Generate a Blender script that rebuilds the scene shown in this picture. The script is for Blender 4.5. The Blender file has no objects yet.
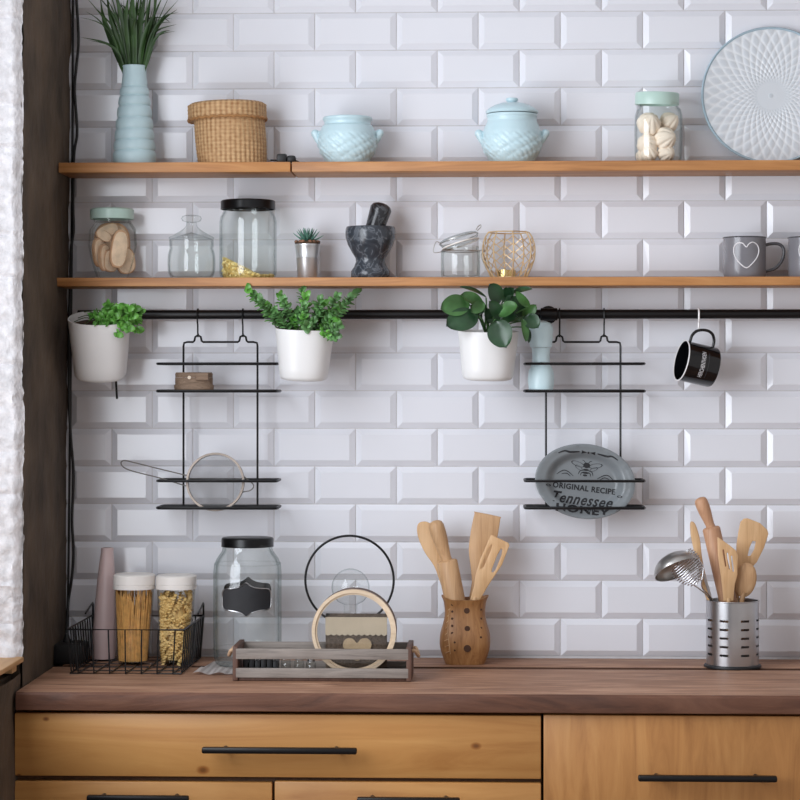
import bpy, bmesh, math, random
from mathutils import Vector, Matrix, noise as mnoise
PI = math.pi
sc = bpy.context.scene
COL = sc.collection
R = math.radians

# ------------------------------------------------------------------ camera
L, YAW, H = 4.6, R(2.2), 1.454
SH = 0.002                       # metres per picture unit on the back wall
F = L / SH
CX, CY = L * math.sin(YAW), -L * math.cos(YAW)
cd = bpy.data.cameras.new('camera'); cam = bpy.data.objects.new('camera', cd); COL.objects.link(cam)
cam.location = (CX, CY, H); cam.rotation_euler = (PI / 2, 0, YAW)
cd.sensor_width = 36; cd.lens = F / 800 * 36; cd.shift_y = -20 / 800; cd.clip_start = .05; cd.clip_end = 60
sc.camera = cam
FW = Vector((-math.sin(YAW), math.cos(YAW), 0)); RT = Vector((math.cos(YAW), math.sin(YAW), 0))
def W(px, py, y):
    """point of the room on the plane y = const that was surveyed at (px, py) in the photograph"""
    d = FW + RT * ((px - 400) / F) + Vector((0, 0, (380 - py) / F))
    t = (y - CY) / d.y
    return Vector((CX, CY, H)) + d * t
def S(px, y):
    return W(px + 1, 380, y).x - W(px, 380, y).x

# ------------------------------------------------------------------ colour / materials
def C(r, g, b, a=1):
    f = lambda v: (v / 255) / 12.92 if v / 255 <= .04045 else ((v / 255 + .055) / 1.055) ** 2.4
    return (f(r), f(g), f(b), a)
def new_mat(name):
    m = bpy.data.materials.new(name); m.use_nodes = True
    nt = m.node_tree; nt.nodes.clear()
    out = nt.nodes.new('ShaderNodeOutputMaterial')
    return m, nt, out
def N(nt, t, **k):
    n = nt.nodes.new(t)
    for a, v in k.items():
        if a.startswith('_'): setattr(n, a[1:], v)
        else:
            key = a.replace('__', ' ')
            n.inputs[key].default_value = v
    return n
def ramp(nt, stops):
    n = nt.nodes.new('ShaderNodeValToRGB'); e = n.color_ramp.elements
    while len(e) > 1: e.remove(e[-1])
    e[0].position, e[0].color = stops[0]
    for p, c in stops[1:]:
        x = e.new(p); x.color = c
    return n
def bump(nt, src, strength, dist, bsdf):
    b = N(nt, 'ShaderNodeBump', Strength=strength, Distance=dist)
    nt.links.new(src, b.inputs['Height']); nt.links.new(b.outputs[0], bsdf.inputs['Normal'])
def plain(name, col, rough=.5, metal=0, var=.06, nscale=30, bmp=0, bscale=60, coat=0, spec=.5, sub=0):
    m, nt, out = new_mat(name)
    b = N(nt, 'ShaderNodeBsdfPrincipled', Roughness=rough, Metallic=metal)
    b.inputs['Coat Weight'].default_value = coat
    b.inputs['Specular IOR Level'].default_value = spec
    if sub:
        b.inputs['Subsurface Weight'].default_value = sub; b.inputs['Subsurface Radius'].default_value = (.01, .008, .006)
    tc = N(nt, 'ShaderNodeTexCoord'); no = N(nt, 'ShaderNodeTexNoise', Scale=nscale, Detail=4.0)
    nt.links.new(tc.outputs['Object'], no.inputs['Vector'])
    lo = tuple(max(0, c * (1 - var)) for c in col[:3]) + (1,); hi = tuple(min(1, c * (1 + var)) for c in col[:3]) + (1,)
    r = ramp(nt, [(.3, lo), (.7, hi)])
    nt.links.new(no.outputs['Fac'], r.inputs[0]); nt.links.new(r.outputs[0], b.inputs['Base Color'])
    if bmp:
        n2 = N(nt, 'ShaderNodeTexNoise', Scale=bscale, Detail=5.0)
        nt.links.new(tc.outputs['Object'], n2.inputs['Vector']); bump(nt, n2.outputs['Fac'], bmp, .004, b)
    nt.links.new(b.outputs[0], out.inputs[0])
    return m
def wood(name, dark, mid, light, axis='x', scale=1.0, rough=.5, stretch=14, knots=0, bmp=.12, dist=1.2, spots=()):
    m, nt, out = new_mat(name)
    b = N(nt, 'ShaderNodeBsdfPrincipled', Roughness=rough)
    tc = N(nt, 'ShaderNodeTexCoord')
    k = {'x': (1, stretch, stretch), 'y': (stretch, 1, stretch), 'z': (stretch, stretch, 1)}[axis]
    mp = N(nt, 'ShaderNodeMapping', Scale=tuple(v * scale for v in k))
    nt.links.new(tc.outputs['Object'], mp.inputs['Vector'])
    no = N(nt, 'ShaderNodeTexNoise', Scale=2.2, Detail=7.0, Roughness=.62, Distortion=dist)
    nt.links.new(mp.outputs[0], no.inputs['Vector'])
    r = ramp(nt, [(.28, dark), (.5, mid), (.74, light)])
    nt.links.new(no.outputs['Fac'], r.inputs[0])
    col = r.outputs[0]
    n2 = N(nt, 'ShaderNodeTexNoise', Scale=3.5 * scale, Detail=2.0)
    nt.links.new(tc.outputs['Object'], n2.inputs['Vector'])
    r2 = ramp(nt, [(.3, (.78, .76, .74, 1)), (.7, (1.0, 1.0, 1.0, 1))])
    nt.links.new(n2.outputs['Fac'], r2.inputs[0])
    mx = N(nt, 'ShaderNodeMix', _data_type='RGBA', _blend_type='MULTIPLY'); mx.inputs[0].default_value = .8
    nt.links.new(col, mx.inputs[6]); nt.links.new(r2.outputs[0], mx.inputs[7]); col = mx.outputs[2]
    if knots:
        mk = N(nt, 'ShaderNodeMapping', Scale=tuple(knots * (.55 if v == 1 else 1) for v in k)); nt.links.new(tc.outputs['Object'], mk.inputs['Vector'])
        vo = N(nt, 'ShaderNodeTexVoronoi', Scale=1.0); nt.links.new(mk.outputs[0], vo.inputs['Vector'])
        rk = ramp(nt, [(.03, (.28, .2, .15, 1)), (.075, (.75, .68, .6, 1)), (.12, (1, 1, 1, 1))])
        nt.links.new(vo.outputs['Distance'], rk.inputs[0])
        m2 = N(nt, 'ShaderNodeMix', _data_type='RGBA', _blend_type='MULTIPLY'); m2.inputs[0].default_value = .85
        nt.links.new(col, m2.inputs[6]); nt.links.new(rk.outputs[0], m2.inputs[7]); col = m2.outputs[2]
    for (sx, sz, sr) in spots:
        g = N(nt, 'ShaderNodeNewGeometry'); mq = N(nt, 'ShaderNodeMapping', Scale=(.8 / sr, 0, 1.2 / sr), Location=(-sx * .8 / sr, 0, -sz * 1.2 / sr))
        nt.links.new(g.outputs['Position'], mq.inputs['Vector'])
        ln = N(nt, 'ShaderNodeVectorMath', _operation='LENGTH'); nt.links.new(mq.outputs[0], ln.inputs[0])
        rk = ramp(nt, [(.25, (.3, .2, .13, 1)), (.6, (.62, .46, .34, 1)), (1, (1, 1, 1, 1))]); nt.links.new(ln.outputs['Value'], rk.inputs[0])
        m2 = N(nt, 'ShaderNodeMix', _data_type='RGBA', _blend_type='MULTIPLY'); m2.inputs[0].default_value = .9
        nt.links.new(col, m2.inputs[6]); nt.links.new(rk.outputs[0], m2.inputs[7]); col = m2.outputs[2]
    nt.links.new(col, b.inputs['Base Color'])
    bump(nt, no.outputs['Fac'], bmp, .003, b)
    nt.links.new(b.outputs[0], out.inputs[0])
    return m
def glass(name, tint=(.975, .985, .98), edge=(.62, .66, .66), rough=.02, refl=.035):
    m, nt, out = new_mat(name)
    tr = N(nt, 'ShaderNodeBsdfTransparent'); gl = N(nt, 'ShaderNodeBsdfGlossy', Roughness=rough)
    lw = N(nt, 'ShaderNodeLayerWeight', Blend=.5)
    r = ramp(nt, [(.0, tint + (1,)), (.55, tint + (1,)), (1, edge + (1,))])
    nt.links.new(lw.outputs['Facing'], r.inputs[0]); nt.links.new(r.outputs[0], tr.inputs['Color'])
    pw = N(nt, 'ShaderNodeMath', _operation='POWER'); pw.inputs[1].default_value = 4.5; nt.links.new(lw.outputs['Facing'], pw.inputs[0])
    fr = N(nt, 'ShaderNodeMath', _operation='MULTIPLY_ADD'); fr.inputs[1].default_value = .5; fr.inputs[2].default_value = refl; nt.links.new(pw.outputs[0], fr.inputs[0])
    mx = N(nt, 'ShaderNodeMixShader')
    nt.links.new(fr.outputs[0], mx.inputs[0]); nt.links.new(tr.outputs[0], mx.inputs[1]); nt.links.new(gl.outputs[0], mx.inputs[2])
    nt.links.new(mx.outputs[0], out.inputs[0])
    return m
def marble(name, base, vein):
    m, nt, out = new_mat(name)
    b = N(nt, 'ShaderNodeBsdfPrincipled', Roughness=.22)
    tc = N(nt, 'ShaderNodeTexCoord')
    no = N(nt, 'ShaderNodeTexNoise', Scale=22.0, Detail=7.0, Distortion=2.2); nt.links.new(tc.outputs['Object'], no.inputs['Vector'])
    r = ramp(nt, [(.3, base), (.46, tuple(v * 1.7 for v in base[:3]) + (1,)), (.5, vein), (.54, tuple(v * 1.7 for v in base[:3]) + (1,)), (.72, base)])
    nt.links.new(no.outputs['Fac'], r.inputs[0]); nt.links.new(r.outputs[0], b.inputs['Base Color']); nt.links.new(b.outputs[0], out.inputs[0])
    return m
def checker(name, a, bcol, scale):
    m, nt, out = new_mat(name)
    b = N(nt, 'ShaderNodeBsdfPrincipled', Roughness=.9)
    tc = N(nt, 'ShaderNodeTexCoord'); ck = N(nt, 'ShaderNodeTexWave', Scale=scale, Distortion=.4); ck2 = N(nt, 'ShaderNodeTexWave', Scale=scale, Distortion=.4, _bands_direction='Y')
    nt.links.new(tc.outputs['Object'], ck.inputs['Vector']); nt.links.new(tc.outputs['Object'], ck2.inputs['Vector'])
    ad = N(nt, 'ShaderNodeMath', _operation='MULTIPLY'); nt.links.new(ck.outputs['Fac'], ad.inputs[0]); nt.links.new(ck2.outputs['Fac'], ad.inputs[1])
    r = ramp(nt, [(.25, a), (.55, bcol)])
    nt.links.new(ad.outputs[0], r.inputs[0]); nt.links.new(r.outputs[0], b.inputs['Base Color']); nt.links.new(b.outputs[0], out.inputs[0])
    return m
def sieve_mat(name):
    m, nt, out = new_mat(name)
    b = N(nt, 'ShaderNodeBsdfPrincipled', Roughness=.75, Metallic=.4); b.inputs['Base Color'].default_value = C(150, 150, 150)
    tr = N(nt, 'ShaderNodeBsdfTransparent'); mx = N(nt, 'ShaderNodeMixShader')
    tc = N(nt, 'ShaderNodeTexCoord')
    w1 = N(nt, 'ShaderNodeTexWave', Scale=160.0, _bands_direction='X'); w2 = N(nt, 'ShaderNodeTexWave', Scale=160.0, _bands_direction='Z')
    nt.links.new(tc.outputs['Object'], w1.inputs['Vector']); nt.links.new(tc.outputs['Object'], w2.inputs['Vector'])
    ma = N(nt, 'ShaderNodeMath', _operation='MAXIMUM'); nt.links.new(w1.outputs['Fac'], ma.inputs[0]); nt.links.new(w2.outputs['Fac'], ma.inputs[1])
    gt = N(nt, 'ShaderNodeMath', _operation='GREATER_THAN'); gt.inputs[1].default_value = .925; nt.links.new(ma.outputs[0], gt.inputs[0])
    nt.links.new(gt.outputs[0], mx.inputs[0]); nt.links.new(tr.outputs[0], mx.inputs[1]); nt.links.new(b.outputs[0], mx.inputs[2]); nt.links.new(mx.outputs[0], out.inputs[0])
    return m
def attr_mix(name, a, bcol, rough=.35):
    m, nt, out = new_mat(name)
    b = N(nt, 'ShaderNodeBsdfPrincipled', Roughness=rough)
    at = N(nt, 'ShaderNodeAttribute', _attribute_name='relief')
    r = ramp(nt, [(0, a), (1, bcol)]); nt.links.new(at.outputs['Fac'], r.inputs[0]); nt.links.new(r.outputs[0], b.inputs['Base Color']); nt.links.new(b.outputs[0], out.inputs[0])
    return m

M = {}
M['tile'] = plain('white_glaze', C(224, 225, 231), rough=.16, var=.02, nscale=3, bmp=.05, bscale=9)
M['grout'] = plain('grout', C(205, 202, 203), rough=.9, var=.08)
M['concrete'] = plain('dark_plaster', C(82, 68, 54), rough=.9, var=.45, nscale=9, bmp=.9, bscale=40)
M['brickwhite'] = plain('white_painted_brick', C(226, 225, 228), rough=.8, var=.16, nscale=60, bmp=1, bscale=90)
M['shelf'] = wood('shelf_wood', C(146, 96, 52), C(182, 126, 74), C(200, 146, 92), scale=1.6, knots=1.3, rough=.5)
M['counter'] = wood('counter_wood', C(112, 76, 56), C(164, 122, 96), C(200, 160, 132), scale=1.5, rough=.6, bmp=.5, stretch=8, dist=2.2)
M['pine'] = wood('pine_wood', C(172, 116, 60), C(192, 138, 78), C(204, 152, 90), scale=.9, rough=.42, stretch=11, spots=[(W(46,719,-.524).x, W(46,719,-.524).z, .006), (W(203,770,-.524).x, W(203,770,-.524).z, .011), (W(476,746,-.524).x, W(476,746,-.524).z, .009), (W(19,775,-.524).x, W(19,775,-.524).z, .004)])
M['pinev'] = wood('pine_wood_upright', C(156, 104, 54), C(180, 126, 70), C(194, 142, 84), axis='z', scale=1.3, rough=.42, stretch=9)
M['carcass'] = wood('carcass_wood', C(90, 60, 36), C(110, 76, 48), C(120, 86, 56), axis='z', rough=.6)
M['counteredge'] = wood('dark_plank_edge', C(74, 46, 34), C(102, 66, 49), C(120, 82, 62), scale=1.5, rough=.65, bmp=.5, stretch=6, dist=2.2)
M['floorw'] = wood('floor_wood', C(110, 80, 60), C(140, 106, 80), C(160, 125, 96), axis='y')
M['ceil'] = plain('ceiling_paint', C(225, 225, 225), rough=.9)
M['black'] = plain('black_metal', C(13, 12, 14), rough=.4, var=.1, spec=.35)
M['blackp'] = plain('black_plastic', C(26, 26, 28), rough=.5, var=.1)
M['blacklid'] = plain('black_lid_paint', C(12, 12, 14), rough=.3, var=.05, spec=.3)
M['blackenamel'] = plain('black_enamel', C(14, 14, 17), rough=.12, var=.05)
M['whiteenamel'] = plain('white_enamel', C(236, 232, 232), rough=.2, var=.02)
M['cable'] = plain('cable_rubber', C(24, 23, 24), rough=.5)
M['blue'] = plain('pale_blue_ceramic', C(192, 217, 224), rough=.3, var=.02)
M['bluemat'] = plain('blue_satin', C(184, 208, 214), rough=.45, var=.02)
M['mint'] = plain('mint_lid_paint', C(180, 206, 196), rough=.35, var=.03)
M['mill'] = plain('pale_blue_lacquer', C(208, 232, 238), rough=.35, var=.02)
M['pink'] = plain('dusty_pink', C(208, 184, 182), rough=.35, var=.03)
M['potw'] = plain('white_pot_plastic', C(228, 227, 226), rough=.35, var=.01)
M['soil'] = plain('soil', C(70, 52, 38), rough=1, var=.4, nscale=120, bmp=.8, bscale=120)
M['pebble'] = plain('pebble', C(130, 92, 70), rough=.8, var=.3, nscale=80)
M['leafb'] = plain('bright_leaf', C(96, 156, 66), rough=.38, var=.45, nscale=45)
M['leafm'] = plain('mid_leaf', C(92, 136, 80), rough=.4, var=.55, nscale=40)
M['leafd'] = plain('dark_leaf', C(36, 66, 40), rough=.3, var=.35, nscale=30)
M['leafl'] = plain('light_leaf', C(64, 104, 54), rough=.35, var=.35, nscale=30)
M['grass'] = plain('grass_blade', C(44, 72, 30), rough=.5, var=.6, nscale=22)
M['stem'] = plain('stem', C(70, 86, 52), rough=.6, var=.2)
M['succ'] = plain('succulent', C(84, 128, 112), rough=.5, var=.3, nscale=50)
M['straw'] = attr_mix('woven_straw', C(142, 100, 60), C(206, 170, 126), .75)
M['strawd'] = plain('woven_straw_edge', C(170, 124, 78), rough=.75, var=.25, nscale=55, bmp=.5, bscale=160)
M['glass'] = glass('clear_glass')
M['glassg'] = glass('greenish_glass', (.97, .978, .974), (.5, .56, .54))
M['plasticclear'] = glass('clear_plastic', (.96, .955, .94), (.7, .68, .62), rough=.08)
M['film'] = glass('pane', (.9, .9, .9), (.7, .7, .7), rough=.05)
M['steel'] = plain('brushed_steel', C(186, 186, 188), rough=.28, metal=1, var=.05)
M['steeld'] = plain('worn_steel', C(186, 184, 181), rough=.32, metal=1, var=.1)
M['galv'] = plain('galvanised', C(205, 206, 208), rough=.34, metal=.75, var=.06)
M['copper'] = plain('bronze_ring', C(126, 116, 108), rough=.34, metal=1, var=.25, nscale=14)
M['sievewire'] = plain('sieve_wire', C(120, 116, 112), rough=.4, metal=.8, var=.1)
M['gold'] = plain('brass_wire', C(222, 194, 152), rough=.4, metal=.6, var=.08)
M['goldcup'] = plain('brass_cup', C(216, 190, 130), rough=.25, metal=.9)
M['wax'] = plain('wax', C(240, 232, 210), rough=.5)
M['marble'] = marble('dark_marble', C(44, 48, 54), C(98, 103, 110))
M['pestle'] = marble('dark_marble_pestle', C(30, 31, 34), C(78, 80, 84))
M['mug'] = plain('grey_enamel', C(122, 121, 126), rough=.18, var=.03)
M['mugd'] = plain('grey_enamel_rim', C(74, 74, 78), rough=.25, var=.03)
M['chalk'] = plain('white_line', C(226, 224, 226), rough=.6, var=.02)
M['spag'] = plain('spaghetti', C(228, 178, 108), rough=.5, var=.2, nscale=90)
M['fus'] = plain('fusilli', C(244, 212, 146), rough=.55, var=.12, nscale=50)
M['flake'] = plain('flake', C(244, 224, 158), rough=.7, var=.12, nscale=60)
M['flakeshade'] = plain('flake_gap_shade', C(206, 176, 104), rough=.8, var=.3, nscale=220)
M['mer'] = plain('meringue', C(250, 234, 216), rough=.75, var=.02)
M['bisc'] = plain('biscuit', C(232, 206, 176), rough=.85, var=.14, nscale=60, bmp=.6, bscale=120)
M['crust'] = plain('biscuit_crust', C(200, 158, 122), rough=.85, var=.2)
M['lidw'] = plain('white_lid', C(232, 226, 220), rough=.4, var=.01)
M['beech'] = wood('beech', C(176, 134, 94), C(200, 160, 118), C(214, 176, 136), axis='z', scale=3, rough=.55, bmp=.05)
M['beechp'] = wood('beech_pink', C(176, 128, 96), C(198, 152, 118), C(208, 164, 132), axis='z', scale=3, rough=.55, bmp=.05)
M['bamboo'] = wood('bamboo', C(200, 156, 108), C(218, 178, 132), C(228, 190, 146), axis='z', scale=3, rough=.5, bmp=.04)
M['olive'] = wood('carved_wood', C(128, 84, 46), C(164, 116, 70), C(184, 138, 90), axis='z', scale=3, rough=.5, bmp=.1)
M['hole_seamshade'] = plain('dark_hole_and_seam_shade', C(70, 42, 24), rough=.8)
M['greywood'] = wood('grey_slat', C(112, 104, 98), C(138, 129, 122), C(152, 143, 135), scale=5, rough=.7)
M['brownwood'] = wood('brown_end', C(74, 50, 40), C(92, 64, 52), C(104, 76, 62), axis='z', scale=4, rough=.6)
M['rope'] = plain('rope', C(200, 168, 136), rough=.9, var=.2, nscale=150)
M['hoop'] = wood('bent_wood', C(206, 182, 152), C(222, 200, 172), C(230, 210, 184), scale=3, rough=.55, bmp=.04)
M['burlap'] = plain('burlap', C(134, 118, 104), rough=.95, var=.22, nscale=200, bmp=.6, bscale=260)
M['lace'] = plain('cream_lace', C(214, 198, 172), rough=.9, var=.06)
M['heart'] = plain('heart_patch', C(196, 172, 138), rough=.9, var=.15, nscale=60)
M['boxwood'] = wood('weathered_box', C(104, 86, 70), C(132, 110, 92), C(150, 128, 108), scale=6, rough=.8)
M['boxlight'] = plain('pale_clasp', C(216, 200, 180), rough=.6)
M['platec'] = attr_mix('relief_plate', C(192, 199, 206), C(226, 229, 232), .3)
M['platerim'] = plain('plate_rim_blue', C(168, 190, 202), rough=.3)
M['dish'] = plain('grey_stoneware', C(122, 127, 130), rough=.3, var=.04)
M['ink'] = plain('black_print', C(26, 26, 30), rough=.6)
M['cloth'] = checker('checked_cloth', C(240, 235, 232), C(186, 174, 170), 26)
M['sieve'] = sieve_mat('sieve_mesh')
M['sillw'] = wood('sill_wood', C(186, 140, 92), C(210, 166, 116), C(224, 184, 136), axis='y', scale=1.5, rough=.55)
M['whisk'] = plain('whisk_wire', C(205, 205, 208), rough=.18, metal=1)

# ------------------------------------------------------------------ objects
def root_loc(o):
    while o.parent: o = o.parent
    return o.location.copy()
def tag(o, label=None, cat=None, group=None, kind=None):
    if label: o['label'] = label
    if cat: o['category'] = cat
    if group: o['group'] = group
    if kind: o['kind'] = kind
    return o
def thing(name, label, cat, loc, group=None):
    o = bpy.data.objects.new(name, None); COL.objects.link(o); o.location = loc; o.empty_display_size = .03
    return tag(o, label, cat, group)
def obj(name, bm, mat, parent=None, smooth=38, label=None, recalc=True):
    if recalc: bmesh.ops.recalc_face_normals(bm, faces=bm.faces)
    if parent: loc = root_loc(parent)
    else:
        xs = [v.co.x for v in bm.verts]; ys = [v.co.y for v in bm.verts]; zs = [v.co.z for v in bm.verts]
        loc = Vector(((min(xs) + max(xs)) / 2, (min(ys) + max(ys)) / 2, min(zs)))
    bmesh.ops.translate(bm, verts=bm.verts, vec=-loc)
    me = bpy.data.meshes.new(name); bm.to_mesh(me); bm.free()
    if smooth:
        me.polygons.foreach_set('use_smooth', [True] * len(me.polygons)); me.set_sharp_from_angle(angle=R(smooth))
    for x in (mat if isinstance(mat, (list, tuple)) else [mat]): me.materials.append(M[x] if isinstance(x, str) else x)
    o = bpy.data.objects.new(name, me); COL.objects.link(o)
    if parent: o.parent = parent
    else: o.location = loc
    if label: o['label'] = label
    return o
def top(name, label, cat, bm, mat, group=None, smooth=38, kind=None):
    return tag(obj(name, bm, mat, None, smooth), label, cat, group, kind)
def struct(name, bm, mat, parent=None, smooth=0):
    o = obj(name, bm, mat, parent, smooth)
    if not parent: o['kind'] = 'structure'
    return o

# ------------------------------------------------------------------ shapes
def BM(): return bmesh.new()
def box(bm, x0, x1, y0, y1, z0, z1, bev=0, mat=0, Mx=None):
    c = bmesh.ops.create_cube(bm, size=1, matrix=Matrix.Translation(((x0 + x1) / 2, (y0 + y1) / 2, (z0 + z1) / 2)) @ Matrix.Diagonal((abs(x1 - x0), abs(y1 - y0), abs(z1 - z0), 1)))
    vs = c['verts']; fs = {f for v in vs for f in v.link_faces}
    if bev:
        g = bmesh.ops.bevel(bm, geom=list({e for v in vs for e in v.link_edges}), offset=bev, segments=2, affect='EDGES', profile=.5)
        vs = list({v for v in vs if v.is_valid} | set(g['verts'])); fs = {f for v in vs for f in v.link_faces}
    for f in fs: f.material_index = mat
    if Mx is not None: bmesh.ops.transform(bm, matrix=Mx, verts=vs)
    return vs
def grid_faces(bm, rows, closed_u=True, mat=0):
    for a, b in zip(rows, rows[1:]):
        n = len(a)
        for i in range(n if closed_u else n - 1):
            j = (i + 1) % n
            q = [a[i], a[j], b[j], b[i]]
            q2 = []
            for v in q:
                if v not in q2: q2.append(v)
            if len(q2) > 2:
                try: bm.faces.new(q2).material_index = mat
                except ValueError: pass
def lathe(bm, prof, c, seg=48, sq=2.0, yscale=1.0, disp=None, Mx=None, cap=True, mat=0):
    """prof: (r, z) absolute z; section is a circle or superellipse"""
    rows = []
    for r, z in prof:
        if r < 1e-6:
            v = bm.verts.new((c[0], c[1], z)); rows.append([v] * seg)
        else:
            row = []
            for i in range(seg):
                a = 2 * PI * i / seg; ca, sa = math.cos(a), math.sin(a)
                k = 1.0 if sq == 2 else 1 / (abs(ca) ** sq + abs(sa) ** sq) ** (1 / sq)
                rr = r * k + (disp(a, z, r) if disp else 0)
                row.append(bm.verts.new((c[0] + rr * ca, c[1] + rr * sa * yscale, z)))
            rows.append(row)
    grid_faces(bm, rows, True, mat)
    if cap:
        for row in (rows[0], rows[-1]):
            if row[0] is not row[1]: bm.faces.new(row).material_index = mat
    vs = list({v for row in rows for v in row})
    if Mx is not None: bmesh.ops.transform(bm, matrix=Mx, verts=vs)
    return vs
def tube(bm, pts, r, seg=8, closed=False, mat=0, caps=True):
    pts = [Vector(p) for p in pts]; n = len(pts)
    rad = r if isinstance(r, (list, tuple)) else [r] * n
    T = []
    for i in range(n):
        if closed: t = pts[(i + 1) % n] - pts[i - 1]
        else: t = pts[min(i + 1, n - 1)] - pts[max(i - 1, 0)]
        T.append(t.normalized() if t.length > 1e-9 else Vector((0, 0, 1)))
    up = Vector((0, 0, 1)) if abs(T[0].z) < .9 else Vector((0, 1, 0))
    u = T[0].cross(up).normalized(); rows = []
    for i in range(n):
        u = (u - T[i] * u.dot(T[i]))
        u = u.normalized() if u.length > 1e-6 else T[i].orthogonal().normalized()
        v = T[i].cross(u)
        rows.append([bm.verts.new(pts[i] + (u * math.cos(2 * PI * k / seg) + v * math.sin(2 * PI * k / seg)) * rad[i]) for k in range(seg)])
    if closed: rows.append(rows[0])
    grid_faces(bm, rows, True, mat)
    if caps and not closed:
        for row in (rows[0], rows[-1]):
            try: bm.faces.new(row).material_index = mat
            except ValueError: pass
    return [v for row in rows for v in row]
def cat(pts, k=6, closed=False):
    pts = [Vector(p) for p in pts]; n = len(pts); o = []
    for i in range(n if closed else n - 1):
        if closed: p0, p1, p2, p3 = pts[i - 1], pts[i], pts[(i + 1) % n], pts[(i + 2) % n]
        else: p0, p1, p2, p3 = pts[max(i - 1, 0)], pts[i], pts[i + 1], pts[min(i + 2, n - 1)]
        for j in range(k):
            t = j / k
            o.append(.5 * ((2 * p1) + (p2 - p0) * t + (2 * p0 - 5 * p1 + 4 * p2 - p3) * t * t + (3 * p1 - p0 - 3 * p2 + p3) * t ** 3))
    if not closed: o.append(pts[-1])
    return o
def flat(bm, outline, thick, holes=(), mat=0, bev=0):
    """outline/holes: world points lying in one plane y~const (front); extruded +y by thick"""
    loops = []
    edges = []
    for lp in [outline] + list(holes):
        vs = [bm.verts.new(p) for p in lp]
        edges += [bm.edges.new((vs[i], vs[(i + 1) % len(vs)])) for i in range(len(vs))]
        loops += vs
    if holes: g = bmesh.ops.triangle_fill(bm, use_beauty=True, use_dissolve=False, edges=edges, normal=(0, -1, 0)); fs = [x for x in g['geom'] if isinstance(x, bmesh.types.BMFace)]
    else: fs = [bm.faces.new(loops)]
    ex = bmesh.ops.extrude_face_region(bm, geom=fs, use_keep_orig=True)
    nv = [x for x in ex['geom'] if isinstance(x, bmesh.types.BMVert)]
    bmesh.ops.translate(bm, verts=nv, vec=(0, thick, 0))
    allv = list(set(loops) | set(nv))
    for v in allv:
        for f in v.link_faces: f.material_index = mat
    return allv
def leaf(bm, base, tip, width, nrm, cup=.15, bend=.1, nt_=8, pw=.85, mat=0, blunt=.75):
    base, tip = Vector(base), Vector(tip); ax = tip - base; ln = ax.length
    nrm = Vector(nrm); nrm = (nrm - ax * (nrm.dot(ax) / (ln * ln))).normalized(); side = ax.normalized().cross(nrm)
    rows = []
    for i in range(nt_ + 1):
        t = i / nt_; w = width * .5 * max(0, math.sin(PI * t ** pw)) ** blunt
        c = base + ax * t + nrm * (bend * ln * math.sin(PI * t))
        rows.append([bm.verts.new(c + side * (s * w) + nrm * (cup * width * (abs(s) ** 1.5))) for s in (-1, -.55, 0, .55, 1)])
    grid_faces(bm, rows, False, mat)
def ribbon(bm, pts, w, nrm):
    pts = [Vector(p) for p in pts]; n = len(pts); rows = []
    for i, p in enumerate(pts):
        t = (pts[min(i + 1, n - 1)] - pts[max(i - 1, 0)]).normalized(); s = t.cross(Vector(nrm)).normalized(); q = s.cross(t)
        ww = w[i]
        rows.append([bm.verts.new(p - s * ww + q * ww * .35), bm.verts.new(p), bm.verts.new(p + s * ww + q * ww * .35)])
    grid_faces(bm, rows, False)
def rot_about(p, axis, ang):
    return Matrix.Translation(p) @ Matrix.Rotation(ang, 4, axis) @ Matrix.Translation(-Vector(p))
def PP(pr, cx, y, zb=None, lean=0):
    """profile given as (half width, picture row) surveyed at depth y -> (r, z)"""
    s = S(cx, y); o = [(hw * s, W(cx, py, y).z) for hw, py in pr]
    if zb is not None: o[0] = (o[0][0], zb)
    return o
def shell(pr, t, floor=None):
    """outer profile bottom->top turned into a thick vessel: outer up, inner down"""
    f = t if floor is None else floor
    o = [(0, pr[0][1])] + list(pr)
    inn = [(max(r - t, 1e-4), max(z, pr[0][1] + f)) for r, z in reversed(pr)]
    return o + inn + [(0, pr[0][1] + f)]
def text_bm(s, size, shear=0, spacing=1.0, bold=0):
    cu = bpy.data.curves.new('lettering', 'FONT'); cu.body = s; cu.size = size; cu.align_x = 'CENTER'; cu.shear = shear; cu.space_character = spacing; cu.offset = bold; cu.resolution_u = 3
    ob = bpy.data.objects.new('lettering', cu); COL.objects.link(ob)
    me = bpy.data.meshes.new_from_object(ob); bpy.data.objects.remove(ob); bpy.data.curves.remove(cu)
    bm = BM(); bm.from_mesh(me); bpy.data.meshes.remove(me)
    return bm

# ------------------------------------------------------------------ levels
ZC = .90                                   # counter top
YC = -.54                                  # counter front edge
YS = -.14                                  # shelf front edge
ZU = W(495, 161, YS).z; ZL = W(495, 277, YS).z
YO = -.072                                 # where things stand on the shelves
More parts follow.
